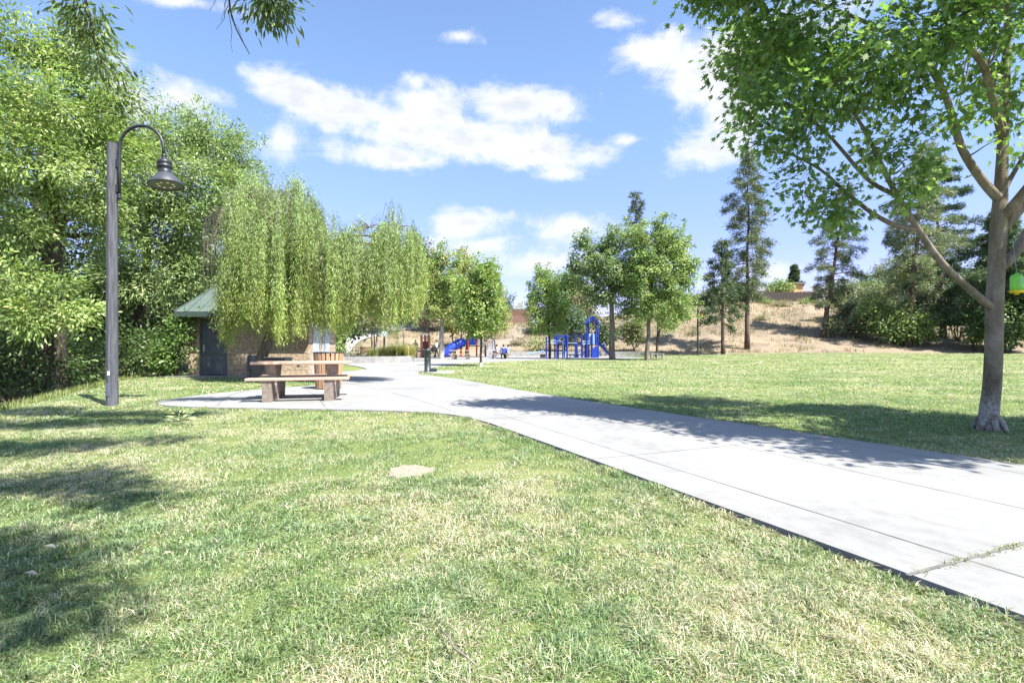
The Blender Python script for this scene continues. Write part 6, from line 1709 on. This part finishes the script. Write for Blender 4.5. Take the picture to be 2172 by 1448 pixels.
q = P(1068, 44.7); person('person with long dark hair in a bright blue top seated at the near bench', (q.x, q.y, g0), R(10), 'sit', cloth('royal', (.03, .08, .50)), cloth('dark', None))
q = P(1078, 45.2); person('person in pale blue shirt and dark trousers seated at the right of the group', (q.x, q.y, g0), R(40), 'sit', cloth('sky', (.30, .38, .62)), cloth('navy', (.02, .025, .05)))
q = P(866, 52.6); person('person in white seated at the small pale picnic table', (q.x, q.y, g0), R(180), 'sit', cloth('white', None), cloth('dark', None))
# stroller
sq = P(917.5, 50.3, z=g0)
stl = thing('stroller', 'baby stroller with dark hood pushed across the plaza', 'stroller', sq)
for (dx, dy_) in ((-.35, -.22), (-.35, .22), (.25, -.24), (.25, .24)):
    MB().lathe(sq + Vector((dx, dy_ - .02, .12)), [(.12, -.02), (.12, .02)], 14, (0, 1, 0)).build('wheel', M_BLACK, stl)
fr = MB()
for dy_ in (-.22, .22):
    fr.tube([sq + Vector((-.35, dy_, .12)), sq + Vector((.1, dy_, .62)), sq + Vector((.52, dy_, 1.02))], .015, 6); fr.tube([sq + Vector((.25, dy_, .12)), sq + Vector((-.05, dy_, .5))], .015, 6)
fr.tube([sq + Vector((.52, -.22, 1.02)), sq + Vector((.52, .22, 1.02))], .018, 6)
fr.build('frame', M_STEEL, stl)
MB().box(sq + Vector((-.06, 0, .46)), (.42, .38, .10), ry=R(-12), bev=.02).box(sq + Vector((.16, 0, .68)), (.08, .38, .48), ry=R(24), bev=.02).build('seat', cloth('grey_pink', (.40, .30, .32)), stl)
MB().lathe(sq + Vector((.10, -.2, .80)), [(.26, 0), (.26, .40)], 16, (0, 1, 0)).build('hood', cloth('black', None), stl)

# ================================================================== SMALL THINGS ON THE GROUND
# cut leafy sprig
sp = P(382, 7.15, z=0)
sr = thing('leaf_sprig', 'pale wilted leafy cutting lying on the grass before the lamp post', 'cuttings', sp)
n = 46
ang = rng.random(n) * 6.28; rr_ = rng.random(n) ** .6
pos = np.stack([sp.x + np.cos(ang) * rr_ * .12, sp.y + np.sin(ang) * rr_ * .10, .055 + rng.random(n) * .12], 1)
V, F, C = leaf_cloud(pos, np.stack([np.cos(ang), np.sin(ang), rng.random(n) * .6 - .1], 1), rand_dirs(n) * .6 + np.array([0, 0, 1]), .085 + .05 * rng.random(n), np.full(n, .022), T_RHOMB, pick_colors([(.50, .54, .30), (.62, .62, .42), (.35, .42, .18)], n))
np_mesh('leaf', V, F, M_LEAF, sr, C)['kind'] = 'stuff'
mt = MB()
for k in range(4): mt.tube([(sp.x - .1, sp.y, .05), (sp.x + random.uniform(-.05, .2), sp.y + random.uniform(-.1, .1), .08)], .005, 5)
mt.build('stem', M_TWIG, sr)
# fallen stick in the foreground
k0, k1, k2 = P(935, 1194 / (1360 - 735), z=.045), P(965, 1194 / (1405 - 735), z=.05), P(1012, 1194 / (1440 - 735), z=.045)
tag(MB().tube([k0, k0.lerp(k1, .5) + Vector((.004, 0, .006)), k1, k1.lerp(k2, .5) + Vector((-.003, .002, .004)), k2], [.0025, .0032, .0038, .0038, .003], 7).build('stick', material('grey_stick', (.24, .20, .165), .9, .3, 20), smooth=True), 'thin grey stick lying in the foreground grass', 'stick')
# fallen leaves, feathers of straw and weeds in the slab joint
FL = [(105, 1180, .08, 0, 'long pale curled dead leaf in the shaded grass at lower left'), (165, 1172, .035, 1, 'small pale dead leaf beside the long curled one at lower left'), (64, 1240, .08, 1, 'dull green strap leaf in the shade at far lower left'), (1418, 1183, .05, 1, 'tiny pale leaf in the grass below the path edge'), (180, 955, .06, 1, 'pale twig-like leaf in the shaded grass at left'), (555, 1010, .03, 0, 'white scrap of leaf on the dry grass at left'), (355, 1195, .04, 1, 'upright straw coloured leaf in the grass at lower left')]
for (px, py, L, ci, lab) in FL:
    q_ = P(px, 1194 / (py - 735), z=.05)
    a_ = random.uniform(0, 3)
    if px in (105, 64): a_ = -.15
    mb = MB(); vs = []
    for i in range(6):
        t = i / 5; w_ = L * .13 * math.sin(math.pi * (t * .9 + .06))
        cx_0 = Vector((math.cos(a_) * (t - .5) * L, math.sin(a_) * (t - .5) * L, .012 * math.sin(t * 3.1)))
        sd_ = Vector((-math.sin(a_), math.cos(a_), .25)) * w_
        vs += [q_ + cx_0 - sd_, q_ + cx_0 + Vector((0, 0, -.003)), q_ + cx_0 + sd_]
    fs = []
    for i in range(5):
        for k in (0, 1): fs.append((i * 3 + k, i * 3 + k + 1, i * 3 + k + 4, i * 3 + k + 3))
    mb.add(vs, fs)
    tag(mb.build('fallen_leaf', [material('dead_leaf', (.42, .40, .31), .8, .2, 30), material('straw_leaf', (.40, .35, .25), .8, .2, 30), material('brown_leaf', (.32, .16, .08), .8, .2, 30)][ci]), lab, 'leaf', 'fallen leaves in the grass')
wp = []
for k in range(44):
    t = random.choice((random.uniform(.02, .42), random.uniform(.05, .30), random.uniform(.60, .66)))
    q_ = on_path(5.24 + .1 * t, 3.4 * t)
    wp.append((q_[0] + random.uniform(-.012, .012), q_[1] + random.uniform(-.012, .012), .05))
o = tuft_mesh('joint_weeds', wp, [(.16, .24, .07), (.26, .32, .11), (.40, .38, .20)], .036, .006, 8, .012, 'tiny green weeds sprouting from the wide joint in the path', 'weeds', lean=1.1)
scene.frame_set(1)
